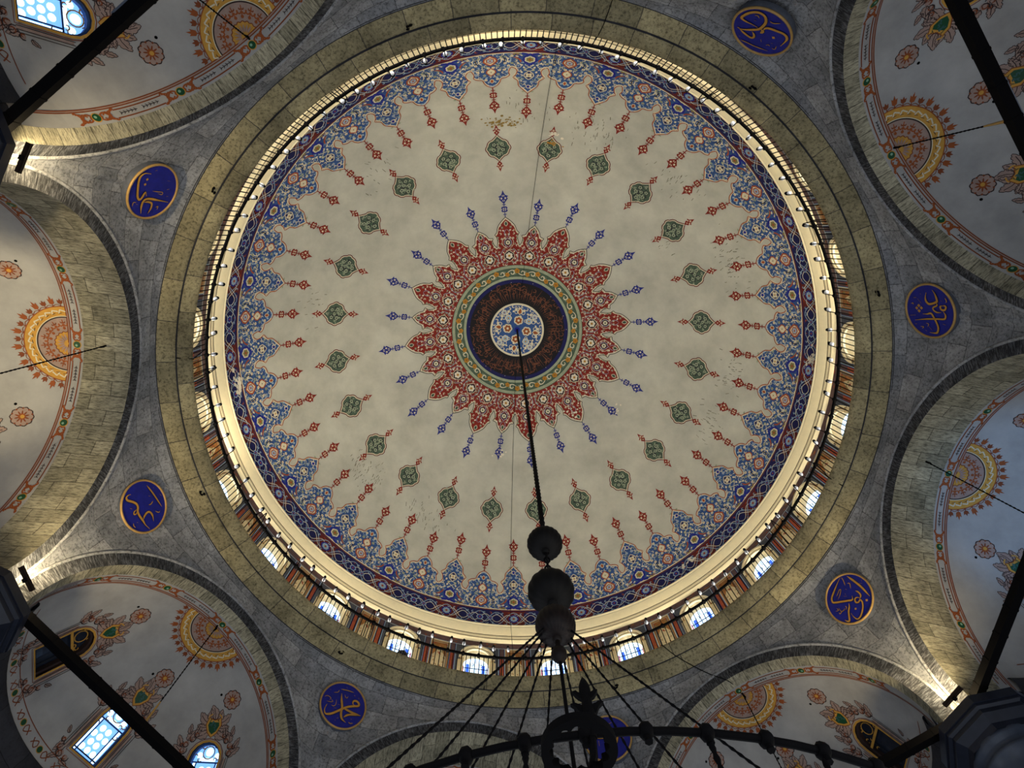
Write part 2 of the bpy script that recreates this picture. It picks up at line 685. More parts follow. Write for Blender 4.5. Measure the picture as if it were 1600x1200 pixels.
# --- the eye of the dome
rnd = random.Random(3)
band(0.002, .80, 'blue_paint', .004)
band(.785, .845, 'cream_paint', .007)
MP0 = lambda x, y, off: dome_pt(math.atan2(y, x), max(.001, math.hypot(x, y)), off)
disc(dm, 0, 0, .09, MP0, .008, 'royal_blue', 12)
for k in range(8):
    a = R_(PHASE) + k * PI / 4
    if k % 2 == 0:
        flower(dm, .30 * cos(a), .30 * sin(a), .15, MP0, .008, 'cream_paint', 'bay_rust', 'cream_paint', 6, a)
        leaf(dm, .48 * cos(a), .48 * sin(a), .24, a, MP0, .008, 'cream_paint', .4)
        leaf(dm, .50 * cos(a), .50 * sin(a), .18, a, MP0, .011, 'bay_rust', .3)
    else:
        flower(dm, .46 * cos(a), .46 * sin(a), .11, MP0, .008, 'cream_paint', 'pale_blue', 'gold_paint', 6, a)
        flower(dm, .68 * cos(a), .68 * sin(a), .09, MP0, .008, 'cream_paint', 'pale_blue', 'bay_rust', 5, a)
for k in range(64):
    a = 2 * PI * k / 64 + .05
    r = (.70, .58, .74, .42)[k % 4]
    if r == .42 and k % 8 > 3:
        continue
    if k % 2:
        leaf(dm, r * cos(a), r * sin(a), .085, a + 1.1 * (-1) ** (k // 2), MP0, .007, 'cream_paint', .34)
    else:
        curl(dm, r * cos(a), r * sin(a), .05, a, (-1) ** (k // 2), MP0, .007, 'cream_paint', .022)
for k in range(16):
    a = R_(PHASE) + 2 * PI * k / 16
    for (r0, q, tn, hd) in ((.56, .085, 5, 1), (.56, .085, 5, -1), (.37, .06, 4.5, 1 if k % 2 else -1), (.70, .06, 4.5, 1 if k % 2 else -1)):
        b0 = a + .17 * hd
        pts = [(r0 * cos(b0) + q * (1 - .7 * i / 12) * cos(a + hd * tn * i / 12), r0 * sin(b0) + q * (1 - .7 * i / 12) * sin(a + hd * tn * i / 12)) for i in range(13)]
        stroke(dm, pts, .018, MP0, .0075, 'cream_paint', True)
    petals(dm, .64 * cos(a + .2), .64 * sin(a + .2), .05, 5, MP0, .0078, 'cream_paint', a)
# --- black inscription ring
band(.845, 1.49, 'black_ground', .004)
band(1.49, 1.605, 'navy_paint', .004)
for k in range(96):
    a = 360 * k / 96 + rnd.uniform(-1, 1)
    mp = dmap(a)
    h = rnd.choice((.2, .28, .36, .44, .5))
    v0 = rnd.uniform(.92, .98)
    t = rnd.uniform(-.06, .06)
    stroke(dm, [(0, v0), (t * .4, v0 + h * .5), (t, v0 + h)], .016, mp, .007, 'brown_letter', True)
    for q in range(2):
        curl(dm, rnd.uniform(-.05, .05), rnd.uniform(1.05, 1.46), rnd.uniform(.04, .1), rnd.uniform(0, 6), rnd.choice((-1, 1)), mp, .007, 'brown_letter', .016, rnd.uniform(2.5, 4.5))
    if k % 4 == 0:
        w = rnd.uniform(.14, .26)
        v1 = rnd.uniform(1.15, 1.45)
        stroke(dm, smoothline([(-w, v1 - .05), (-w * .3, v1 + .03), (w * .4, v1 - .04), (w, v1 + .05)], 3), .018, mp, .008, 'brown_letter', True)
    if k % 7 == 0:
        disc(dm, rnd.uniform(-.03, .03), rnd.uniform(1.48, 1.56), .01, mp, .008, 'cream_paint', 5)
# --- sage ring with running scroll
band(1.60, 2.06, 'sage_dark', .004)
band(1.605, 1.685, 'sage_paint', .006)
band(1.955, 2.045, 'sage_paint', .006)
band(1.70, 1.94, 'green_paint', .006)
for k in range(240):
    mp = pmap(360 * k / 240)
    for v0, v1 in ((1.612, 1.678), (1.962, 2.04)):
        stroke(dm, [(-.35, v0), (.35, v1)], .012, lambda u, v, off, m=mp: m(u, v, off), .008, 'cream_paint')
wave = []
for i in range(361):
    wave.append((i, 1.82 + .075 * sin(R_(i * 18))))
rows = [[dome_pt(R_(p), v - .014, .009) for p, v in wave], [dome_pt(R_(p), v + .014, .009) for p, v in wave]]
dm.grid(rows, 'cream_paint')
for k in range(36):
    mp = dmap(5 + 10 * k)
    s = 1 if k % 2 else -1
    curl(dm, 0, 1.82 - s * .0, .085, -s * PI / 2, s, mp, .010, 'cream_paint', .026, 5.0)
    curl(dm, .07, 1.82 + s * .06, .04, 0, -s, mp, .010, 'sage_paint', .022, 4)
    if k % 2 == 0:
        flower(dm, .155, 1.87, .085, mp, .010, 'gold_paint', 'gold_paint', 'bay_rust', 5, PI / 2)
    else:
        flower(dm, .155, 1.775, .075, mp, .010, 'gold_paint', 'gold_paint', 'bay_rust', 5, -PI / 2)
# --- red star with 24 lobes
LONG = [(0, 3.58), (2.35, 3.46), (4.5, 3.31), (5.7, 3.14), (6.9, 3.08), (6.2, 2.98), (6.3, 2.84), (7.45, 2.67)]
SHORT = [(0, 3.34), (1.7, 3.25), (3.3, 3.14), (4.4, 3.02), (6.5, 2.99), (5.9, 2.9), (6.2, 2.78), (7.45, 2.68)]


def lobe_loop(half, base):
    h = smoothline(half, 3)
    return [(-p, v) for p, v in h[::-1]] + [(p, v) for p, v in h[1:]]


star = {}
for nm, half in (('long', LONG), ('short', SHORT)):
    top = lobe_loop(half, 2.06)
    lp = top + [(7.5, 2.06), (-7.5, 2.06)]
    rl = random.Random(11)
    K = 2.6 * PI / 180
    tip = half[0][1]
    av = [(0, 2.36, .17), (0, 2.78, .13), (0, tip - .2, .1)]
    pts = [p for p in scatter([(p, v) for p, v in lp if p >= 0] + [(0, 2.06)], .085, av, rl, 1400, K)]
    star[nm] = (top, lp, pts, tip)
for k in range(24):
    deg = PHASE + 15 * k
    nm = 'short' if k % 2 == 0 else 'long'
    top, lp, pts, tip = star[nm]
    mp, pm = dmap(deg), pmap(deg)
    fill(dm, [lp], pm, .005, 'red_paint', 2.5, .2)
    K = lambda v: RD * sin(v / RD) * PI / 180
    m = [(p * K(v), v) for p, v in top]
    stroke(dm, [(u * .985, v - .035) for u, v in m], .05, mp, .007, 'cream_paint')
    stroke(dm, m, .02, mp, .009, 'ink_line')
    flower(dm, 0, 2.36, .15, mp, .008, 'ink_line', 'stain_light', 'gold_paint', 6, PI / 2)
    for s in (1, -1):
        stroke(dm, smoothline([(s * .05, 2.10), (s * .22, 2.22), (s * .26, 2.40), (s * .17, 2.56), (s * .10, 2.50)], 4), .014, mp, .0085, 'pale_blue', True)
        stroke(dm, smoothline([(0, 2.56), (s * .12, 2.66), (s * .17, 2.80), (s * .10, 2.94), (s * .03, 2.97)], 4), .014, mp, .0085, 'cream_paint', True)
        stroke(dm, smoothline([(0, 2.95), (s * .07, 3.03), (s * .06, 3.14), (0, 3.2)], 4), .012, mp, .0085, 'pale_blue', True)
    drop_ring(dm, 0, 2.36, .17, .19, mp, .010, 'cream_paint', .018)
    flower(dm, 0, 2.78, .10, mp, .008, 'ink_line', 'cream_paint', 'sage_dark', 6, PI / 2)
    drop_ring(dm, 0, 2.78, .12, .15, mp, .010, 'pale_blue', .016)
    drop_ring(dm, 0, tip - .2, .05, .08, mp, .010, 'cream_paint', .016, 'sage_dark')
    for i, (p, v) in enumerate(pts):
        for s in (1, -1):
            u = s * p * K(v)
            c = ('cream_paint', 'cream_paint', 'sage_paint', 'stain_light')[i % 4]
            if i % 3 == 0:
                petals(dm, u, v, .036, 4, mp, .008, c, i)
                disc(dm, u, v, .009, mp, .010, 'ink_line', 5)
            elif i % 3 == 1:
                curl(dm, u, v, .04, s * i, s, mp, .008, c, .017)
            else:
                leaf(dm, u, v - .03, .075, PI / 2 - s * (.5 + i % 5 * .3), mp, .008, c, .3)
    finial(dm, mp, tip, 1, 'finial_blue', 'cream_paint')
# --- the 24 green medallions
Q = [(340, 0), (290, 40), (240, 95), (205, 140), (195, 190), (150, 240), (95, 262), (70, 268), (45, 295), (0, 308)]
quad = [(y * .00107, x * .00128) for x, y in Q]
quad = quad[:5] + quad[5:]
MED = quad + [(u, -v) for u, v in quad[::-1][1:]] + [(-u, -v) for u, v in quad[1:]] + [(-u, v) for u, v in quad[::-1][1:-1]]
for k in range(24):
    mp = dmap(PHASE + 15 * k)
    V0 = 5.775
    m = [(u, V0 + v) for u, v in MED]
    fill(dm, [m], mp, .004, 'cream_paint', .3, .2)
    stroke(dm, m, .024, mp, .007, 'deep_red', closed=True)
    g = [(u * .86, V0 + v * .84) for u, v in MED]
    fill(dm, [g], mp, .006, 'green_paint', .3, .2)
    stroke(dm, g, .012, mp, .008, 'ink_line', closed=True)
    for u, v, r in ((.0, -.20, .085), (.12, -.06, .08), (-.12, -.05, .085), (.11, .11, .075), (-.10, .12, .08), (0, .03, .07), (0, .25, .055)):
        flower(dm, u, V0 + v, r, mp, .009, 'ink_line', 'sage_paint', 'ink_line', 5, u * 20 + k)
    rr = random.Random(k % 4)
    for _ in range(22):
        a, q = rr.uniform(0, 6.28), rr.uniform(.06, .28)
        u, v = q * cos(a) * .85, q * sin(a) * 1.1
        (leaf if rr.random() < .5 else lambda *z: None)(dm, u, V0 + v, .06, rr.uniform(0, 6), mp, .009, 'sage_paint')
        curl(dm, u * .9, V0 + v * .9, .034, rr.uniform(0, 6), 1, mp, .010, 'sage_paint', .012)
        curl(dm, -u * .8, V0 + v * .8, .028, rr.uniform(0, 6), -1, mp, .0085, 'ink_line', .012)
    for s in (1, -1):
        v0 = V0 + s * .435
        loz = [(0, -.03), (.07, .06), (.05, .1), (.105, .14), (.05, .17), (.03, .23), (0, .32), (-.03, .23), (-.05, .17), (-.105, .14), (-.05, .1), (-.07, .06)]
        fill(dm, [[(x, v0 + s * y) for x, y in loz]], mp, .007, 'red_paint', .3, .3)
        for x, y, h in ((0, .18, .038), (.042, .12, .026), (-.042, .12, .026), (0, .06, .024)):
            dm.face([mp(a, v0 + s * b, .010) for a, b in ((x, y - h), (x + h * .8, y), (x, y + h), (x - h * .8, y))], 'cream_paint')
        disc(dm, 0, v0 + s * .18, .013, mp, .012, 'red_paint', 5)
# --- blue lambrequin frieze: large lobes at 1.5 + 15k, small at 9 + 15k
LG = [(0, 0), (.142, .16), (.217, .266), (.232, .394), (.262, .457), (.344, .543), (.292, .63), (.262, .755), (.307, .86), (.38, .90)]
SM = [(0, 0), (.12, .085), (.18, .19), (.21, .287), (.315, .32), (.40, .40), (.38, .51), (.427, .66)]
rad = lambda v: RD * sin(v / RD) * PI / 180
lg = [(u / rad(7.52 + d), 7.52 + d) for u, d in LG]
sm = [(7.5 - u / rad(7.75 + d), 7.75 + d) for u, d in SM]
half = smoothline(lg, 3) + smoothline(sm, 3)[::-1]
line = [(-p, v) for p, v in half[::-1]][:-1] + half
lamb = [(p, v) for p, v in line] + [(7.5, 8.94), (-7.5, 8.94)]
rl = random.Random(5)
avL = [(0, 8.72, .19), (0, 8.14, .17), (0, 7.75, .09), (7.5, 8.72, .2), (7.5, 8.3, .15), (7.5, 7.97, .09), (2.3, 8.72, .09)]
lpts = scatter([(p, v) for p, v in lamb if p >= 0] + [(0, 8.94)], .074, avL, rl, 6000, .109)
for k in range(24):
    deg = PHASE - 7.4 + 15 * k
    pm, mp, ms = pmap(deg), dmap(deg), dmap(deg + 7.5)
    fill(dm, [lamb], pm, .005, 'blue_paint', 1.8, .2)
    stroke(dm, [(p * rad(v), v + .034) for p, v in line], .036, mp, .007, 'cream_paint')
    stroke(dm, [(p * rad(v), v) for p, v in line], .022, mp, .009, 'orange_line')
    # large lobe
    drop_ring(dm, 0, 8.70, .15, .2, mp, .011, 'royal_blue', .05, 'blue_paint')
    flower(dm, 0, 8.70, .12, mp, .012, 'cream_paint', 'olive_paint', 'orange_line', 6, PI / 2)
    stroke(dm, [(-.18, 8.92), (0, 8.88), (.18, 8.92)], .06, mp, .010, 'royal_blue')
    for s in (1, -1):
        stroke(dm, smoothline([(s * .44, 8.93), (s * .28, 8.86), (s * .17, 8.80)], 3), .04, mp, .010, 'royal_blue', True)
        stroke(dm, smoothline([(s * .36, 8.80), (s * .26, 8.74), (s * .2, 8.66), (s * .19, 8.58)], 3), .035, mp, .011, 'orange_line', True)
        disc(dm, s * .30, 8.89, .075, mp, .010, 'olive_paint', 8, .045)
        for j in range(3):
            disc(dm, s * (.25 + .05 * j), 8.90, .012, mp, .012, 'orange_line', 5)
    drop_ring(dm, 0, 8.14, .115, .15, mp, .011, 'cream_paint', .022, 'navy_paint')
    flower(dm, 0, 8.14, .085, mp, .012, 'cream_paint', 'cream_paint', 'gold_paint', 4, PI / 4)
    drop_ring(dm, 0, 7.75, .05, .06, mp, .011, 'cream_paint', .018, 'royal_blue')
    stroke(dm, smoothline([(-.1, 8.5), (0, 8.42), (.1, 8.34), (0, 8.29), (-.1, 8.34), (0, 8.42), (.1, 8.5)], 3), .016, mp, .011, 'cream_paint')
    # small lobe
    drop_ring(dm, 0, 8.70, .15, .17, ms, .011, 'orange_line', .04, 'cream_paint')
    flower(dm, 0, 8.70, .10, ms, .012, 'orange_line', 'pale_blue', 'orange_line', 6, PI / 2)
    drop_ring(dm, 0, 8.30, .11, .13, ms, .011, 'orange_line', .03, 'cream_paint')
    flower(dm, 0, 8.30, .06, ms, .012, 'cream_paint', 'cream_paint', 'ink_line', 4, PI / 4)
    drop_ring(dm, 0, 7.98, .045, .07, ms, .011, 'cream_paint', .016, 'orange_line')
    for s in (1, -1):
        for j in range(4):
            q = .20 + .065 * j
            stroke(dm, [(s * q, 8.84), (s * (q + .05), 8.74), (s * (q + .035), 8.64), (s * (q - .02), 8.56)], .026, ms, .010, ('cream_paint', 'ink_line', 'cream_paint', 'pale_blue')[j], True)
    for i, (p, v) in enumerate(lpts):
        for s in (1, -1):
            u = s * p * rad(v)
            c = ('cream_paint', 'pale_blue', 'cream_paint', 'sage_paint', 'cream_paint')[i % 5]
            if i % 4 == 0:
                petals(dm, u, v, .042, 5, mp, .009, c, i)
                disc(dm, u, v, .012, mp, .011, 'gold_paint' if i % 8 else 'orange_line', 5)
            elif i % 4 == 2:
                leaf(dm, u, v - .035, .085, PI / 2 - s * (.3 + (i % 6) * .35), mp, .009, c, .32)
            else:
                curl(dm, u, v, .044, s * i, s * (1 if i % 2 else -1), mp, .009, c, .017)
    for s in (1, -1):
        for (x, y, q, tn, m_) in ((.26, 8.45, .13, 5.2, 'cream_paint'), (.20, 7.98, .10, 4.6, 'pale_blue'), (.33, 8.66, .10, 5.0, 'sage_paint'), (.12, 8.52, .08, 4.2, 'pale_blue'), (.11, 7.86, .07, 4.2, 'cream_paint')):
            pts = [(s * (x + q * (1 - .75 * i / 16) * cos(.6 + tn * i / 16)), y + q * (1 - .75 * i / 16) * sin(.6 + tn * i / 16)) for i in range(17)]
            stroke(dm, pts, .015, mp, .0085, m_, True)
        for (x, y, q, tn, m_) in ((.27, 8.36, .09, 5.0, 'cream_paint'), (.17, 8.08, .08, 4.4, 'pale_blue'), (.10, 8.50, .07, 4.2, 'cream_paint')):
            pts = [(s * (x + q * (1 - .75 * i / 16) * cos(2.6 - tn * i / 16)), y + q * (1 - .75 * i / 16) * sin(2.6 - tn * i / 16)) for i in range(17)]
            stroke(dm, pts, .015, ms, .0085, m_, True)
    finial(dm, mp, 7.52, -1, 'red_paint', 'cream_paint')
    finial(dm, ms, 7.75, -1, 'red_paint', 'cream_paint')
# --- rim border
band(8.925, 8.955, 'cream_paint', .008)
band(8.955, 8.985, 'deep_red', .008)
band(8.985, V_END, 'navy_paint', .005)
band(9.50, V_END, 'ink_line', .007)
for k in range(24):
    deg = PHASE - 7.4 + 15 * k
    pm, mp = pmap(deg), dmap(deg)
    lens = [(-2.9, 9.0)] + [(-2.6 + .4 * math.sin(i), 9.0 + .06 * i) for i in range(1, 8)] + [(-2.9, 9.49), (2.9, 9.49)] + [(2.6 - .4 * math.sin(i), 9.0 + .06 * i) for i in range(7, 0, -1)] + [(2.9, 9.0)]
    fill(dm, [lens], pm, .007, 'deep_red', 1.5, .2)
    for s in (1, -1):
        a = [(i * .5, 9.245 + s * .2 * cos(R_(i * .5 * 48))) for i in range(-15, 16)]
        stroke(dm, [(p * rad(v), v) for p, v in a], .018, mp, .010, 'pale_blue')
        b = [(i * .5, 9.245 + s * .12 * sin(R_(i * .5 * 72))) for i in range(-15, 16)]
        stroke(dm, [(p * rad(v), v) for p, v in b], .016, mp, .011, 'stain_light')
    flower(dm, 0, 9.245, .13, mp, .012, 'royal_blue', 'pale_blue', 'orange_line', 8, 0)
    flower(dm, 7.5 * rad(9.2), 9.245, .09, mp, .012, 'pale_blue', 'royal_blue', 'bay_rust', 6, 0)
    for p in (-5.2, 5.2):
        flower(dm, p * rad(9.2), 9.245, .07, mp, .012, 'pale_blue', 'royal_blue', 'bay_rust', 4, 0)
    for j in range(22):
        p = -7.2 + 14.4 * j / 21
        curl(dm, p * rad(9.2), 9.245 + (.16 if j % 2 else -.16), .04, j, 1 if j % 2 else -1, mp, .010, 'pale_blue' if j % 3 else 'orange_line', .016)
# --- wear: peeled ochre patch, pale plaster repairs, hair cracks
rw = random.Random(21)
for (az, v, n, sp, mat, rmax) in ((-95.5, 6.62, 34, .16, 'stain_ochre', .045), (-92.5, 6.55, 26, .13, 'stain_ochre', .04), (-80.8, 5.98, 16, .1, 'gold_paint', .035),
                              (-80, 6.3, 12, .12, 'stain_light', .05), (52.5, 3.1, 9, .16, 'stain_light', .05), (98, 4.0, 9, .14, 'stain_light', .05), (36, 4.1, 7, .12, 'stain_light', .05),
                              (175.6, 9.1, 40, .16, 'stain_light', .06), (-1, 9.3, 22, .12, 'stain_light', .045), (50, 9.15, 12, .1, 'stain_light', .05)):
    mp = dmap(az)
    for _ in range(n):
        r = rw.uniform(.4, 1) * rmax
        disc(dm, rw.gauss(0, sp), v + rw.gauss(0, sp * .45), r, mp, .0145, mat, 6, r * rw.uniform(.5, 1))
for (az, v, n) in ((-70, 6.7, 50), (-45, 6.8, 30), (-22, 6.9, 60), (8, 6.9, 46), (22, 6.7, 36), (140, 6.6, 70), (118, 6.5, 50), (-168, 6.4, 24), (-130, 6.6, 20), (-90, 7.0, 24), (-33, 5.4, 14)):
    mp = dmap(az)
    for _ in range(n):
        u, w = rw.gauss(0, .33), v + rw.gauss(0, .24)
        l = rw.uniform(.03, .12)
        stroke(dm, [(u, w), (u + l * rw.uniform(-.5, .2), w + l)], rw.uniform(.008, .016), mp, .003, 'plaster_crack' if rw.random() < .6 else 'stain_dark')
tag(dm.build('ceiling'), kind='structure')

# ------------------------------------------------------------------ drum: cornice, wall with windows, ledge ring
RW = 6.75
cm = MB()
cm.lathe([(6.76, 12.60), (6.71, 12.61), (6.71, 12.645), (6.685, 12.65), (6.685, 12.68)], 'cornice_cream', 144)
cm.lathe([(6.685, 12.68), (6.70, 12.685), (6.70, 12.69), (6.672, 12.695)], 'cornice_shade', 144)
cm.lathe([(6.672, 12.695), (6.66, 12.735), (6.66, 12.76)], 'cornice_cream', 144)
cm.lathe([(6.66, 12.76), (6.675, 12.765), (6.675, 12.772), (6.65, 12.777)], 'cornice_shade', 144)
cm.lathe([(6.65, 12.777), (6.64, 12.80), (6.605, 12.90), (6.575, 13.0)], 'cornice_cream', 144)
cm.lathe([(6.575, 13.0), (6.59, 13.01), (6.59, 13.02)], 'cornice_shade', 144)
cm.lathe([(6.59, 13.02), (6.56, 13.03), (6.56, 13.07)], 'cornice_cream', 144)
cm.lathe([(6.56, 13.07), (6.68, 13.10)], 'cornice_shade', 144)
tag(cm.build('trim_1'), kind='structure')


def wmap(deg, R=RW):
    t0 = R_(deg)
    return lambda u, z, off: ((R - off) * cos(t0 + u / R), (R - off) * sin(t0 + u / R), z)


def arch_loop(hw, z0, z1, n=10):
    """round-headed opening: half width, bottom, crown"""
    zs = z1 - hw
    return [(-hw, z0), (hw, z0)] + [(hw * cos(PI * k / n), zs + hw * sin(PI * k / n)) for k in range(n + 1)]


HALF = RW * R_(7.5)
wb = MB(weld=True)
for k in range(24):
    mp = wmap(PHASE + 15 * k)
    op = arch_loop(.30, 10.75, 12.27)
    fill(wb, [[(-HALF, 10.4), (HALF, 10.4), (HALF, 12.62), (-HALF, 12.62)], op], mp, 0, 'marble_cream', .2, .3)
for k in range(24):
    deg = PHASE + 15 * k
    mp = wmap(deg)
    op = arch_loop(.30, 10.75, 12.27)
    # reveal of the opening
    wb.grid([[mp(u, z, 0) for u, z in op[1:]] + [mp(*op[0], 0)], [mp(u, z, -.32) for u, z in op[1:]] + [mp(*op[0], -.32)]], 'marble_cream')
    fr = lambda x0, x1, z0, z1, mat, off: fill(wb, [[(x0, z0), (x1, z0), (x1, z1), (x0, z1)]], mp, off, mat, .2, .5)
    fr(-HALF, HALF, 12.42, 12.61, 'marble_plum', .003)
    rr = random.Random(k)
    for j in range(10):
        disc(wb, rr.uniform(-HALF, HALF), rr.uniform(12.45, 12.58), rr.uniform(.02, .05), mp, .005, rr.choice(('marble_rust', 'marble_ochre', 'panel_grey')), 6, .02)
    fr(-HALF, HALF, 12.405, 12.42, 'pale_blue', .004)
    for s in (1, -1):
        X = lambda a, b, z0, z1, mat, off=.004: fr(min(s * a, s * b), max(s * a, s * b), z0, z1, mat, off)
        # dark spandrel beside the window head
        fill(wb, [[(s * .36, 10.6), (s * .50, 10.6), (s * .50, 12.40), (0, 12.40), (0, 12.34)] + [(s * .40 * cos(R_(a)), 11.95 + .40 * sin(R_(a))) for a in range(80, -1, -10)]], mp, .002, 'panel_grey', .2, .4)
        X(.36, .44, 10.6, 11.9, 'marble_cream', .004)
        X(.50, .515, 10.6, 12.40, 'pale_blue')
        X(.515, .535, 10.6, 12.40, 'navy_paint')
        X(.535, .625, 10.6, 12.40, 'marble_rust')
        X(.535, .625, 12.1, 12.40, 'marble_plum', .006)
        X(.56, .60, 11.0, 11.6, 'marble_ochre', .006)
        X(.625, .64, 10.6, 12.40, 'navy_paint')
        X(.64, .655, 10.6, 12.40, 'pale_blue')
        X(.675, .70, 10.6, 12.36, 'marble_ochre')
        X(.675, HALF, 12.33, 12.36, 'marble_ochre')
        X(.71, .725, 10.6, 12.31, 'panel_grey')
        fill(wb, [[(s * .725, 12.31), (s * HALF, 12.31), (s * HALF, 12.2), (s * .84, 12.12), (s * .80, 11.98), (s * .755, 11.9), (s * .725, 11.86)]], mp, .005, 'marble_ochre', .2, .3)
        for j in range(5):
            curl(wb, s * (.75 + .028 * j), 12.27 - .08 * j, .04, j, s, mp, .007, ('marble_rust', 'olive_paint')[j % 2], .02)
            curl(wb, s * (.76 + .03 * (j % 3)), 11.8 - .12 * j, .03, j * 2, s, mp, .006, 'marble_ochre', .014)
tag(wb.build('wall_drum'), kind='structure')

lm = MB()
lm.lathe([(6.78, 10.62), (6.02, 10.62), (6.0, 10.60), (6.0, 10.55), (6.03, 10.50), (6.10, 10.42), (6.165, 10.375)], 'stone_yellow', 160)
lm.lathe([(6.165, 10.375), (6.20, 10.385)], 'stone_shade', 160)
lm.lathe([(6.20, 10.385), (6.22, 10.35), (6.32, 10.31), (6.45, 10.24)], 'stone_yellow', 160)
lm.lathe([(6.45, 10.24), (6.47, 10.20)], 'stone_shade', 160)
tag(lm.build('trim_2'), kind='structure')

# LED strip lying on the ledge behind the railing
lb = MB()
lb.lathe([(6.70, 10.625), (6.70, 10.66), (6.60, 10.66), (6.60, 10.625)], 'strip_housing', 96)
lb.lathe([(6.69, 10.662), (6.61, 10.662)], 'led_strip_face', 96)
tag(lb.build('led_strip'), 'warm glowing light strip running round the ledge behind the dome railing', 'light strip')


# windows of the drum: frame > glass, lattice
def drum_window():
    mp = wmap(0)
    f = MB()
    for hw, t, off, mat in ((.30, .045, .045, 'cornice_cream'), (.345, .03, .02, 'marble_ochre'), (.372, .05, .055, 'cornice_cream')):
        zs = 12.27 - .30
        a, b = [], []
        pth = [(hw, 11.90), (hw, zs)] + [(hw * cos(PI * j / 14), zs + hw * sin(PI * j / 14)) for j in range(1, 14)] + [(-hw, zs), (-hw, 11.90)]
        out = [(x * (hw + t) / hw, zs + (z - zs) * (hw + t) / hw if z > zs else z) for x, z in pth]
        f.grid([[mp(u, z, 0) for u, z in pth], [mp(u, z, off) for u, z in pth], [mp(u, z, off) for u, z in out], [mp(u, z, 0) for u, z in out]], mat)
    o = f.build('window_1', smooth=False)
    g = MB()
    lo = arch_loop(.30, 10.75, 12.27)
    mg = wmap(0, RW + .22)
    fill(g, [[(x * 1.03, z) for x, z in lo]], mg, 0, 'sky_glass', .2, .3)
    for s in (1, -1):
        fill(g, [[(s * .15, 10.75), (s * .22, 10.75), (s * .22, 12.05), (s * .15, 12.05)]], mg, .006, 'blue_glass', .3, .4)
        fill(g, [[(s * .275, 10.75), (s * .30, 10.75), (s * .30, 11.97), (s * .275, 11.97)]], mg, .006, 'red_glass', .3, .4)
        fill(g, [[(s * .225, 10.75), (s * .235, 10.75), (s * .235, 11.98), (s * .225, 11.98)]], mg, .006, 'cyan_glass', .3, .4)
    fill(g, [[(-.14, 10.75), (.14, 10.75), (.14, 11.5), (-.14, 11.5)]], mg, .004, 'cyan_glass', .3, .4)
    gl = g.build('glass', o, False)
    b = MB()
    for x in (-.14, -.07, 0, .07, .14):
        b.box((RW + .2, x, 11.36), .012, .007, 1.22, 'lead_line')
    for z in (11.0, 11.3, 11.6, 11.9):
        b.box((RW + .2, 0, z), .012, .60, .012, 'lead_line')
    for s in (1, -1):
        for q in ((s * .10, 12.02), ):
            curl(b, q[0], q[1], .07, s * 1.5, s, wmap(0, RW + .2), 0, 'lead_line', .014)
    for a in range(30, 151, 60):
        stroke(b, [(.10 * cos(R_(a)), 11.97 + .10 * sin(R_(a))), (.27 * cos(R_(a)), 11.97 + .27 * sin(R_(a)))], .014, wmap(0, RW + .2), 0, 'lead_line')
    b.build('lattice', o, False)
    return o


w0 = drum_window()
for k in range(24):
    o = w0 if k == 0 else copy_tree(w0)
    o.rotation_euler = (0, 0, R_(PHASE + 15 * k))
    o.name = 'window_%d' % (k + 1)
    tag(o, kind='structure')

# ------------------------------------------------------------------ pendentives
RO, ZO, RI, ZI, AP = 2.62, 7.17, 2.40, 7.15, 6.45


def pend_mesh():
    m = MB()
    cols = []
    for s in (-1, 1):
        c = []
        for i in range(0, 25):
            a = PI / 2 * i / 24
            t = RO * sin(a)
            z = ZO + RO * cos(a)
            psi = math.atan2(t, AP)
            c.append((s * (R_(22.5) - psi), AP / cos(psi), z))
        c.append((s * .001, AP / cos(R_(22.5)), 6.4))
        cols.append(c)
    allc = cols[0] + cols[1][::-1]
    N = 18
    rows, uvs = [], []
    for j in range(N + 1):
        t = j / N
        row, uv = [], []
        for ph, rb, zb in allc:
            z1 = zb + (10.22 - zb) * .86
            r1 = 6.46 + (rb - 6.46) * .98
            r = (1 - t) ** 2 * rb + 2 * t * (1 - t) * r1 + t * t * 6.455
            z = (1 - t) ** 2 * zb + 2 * t * (1 - t) * z1 + t * t * 10.22
            row.append((r * cos(ph), r * sin(ph), z))
            uv.append((ph * 6.5 + 20, z))
        rows.append(row)
        uvs.append(uv)
    m.grid(rows, 'stone_grey', uvs)
    return m


p0 = pend_mesh().build('wall_pendentive')
for k in range(8):
    o = p0 if k == 0 else p0.copy()
    if k:
        COL.objects.link(o)
    o.rotation_euler = (0, 0, R_(PIER[k]))
    tag(o, kind='structure')


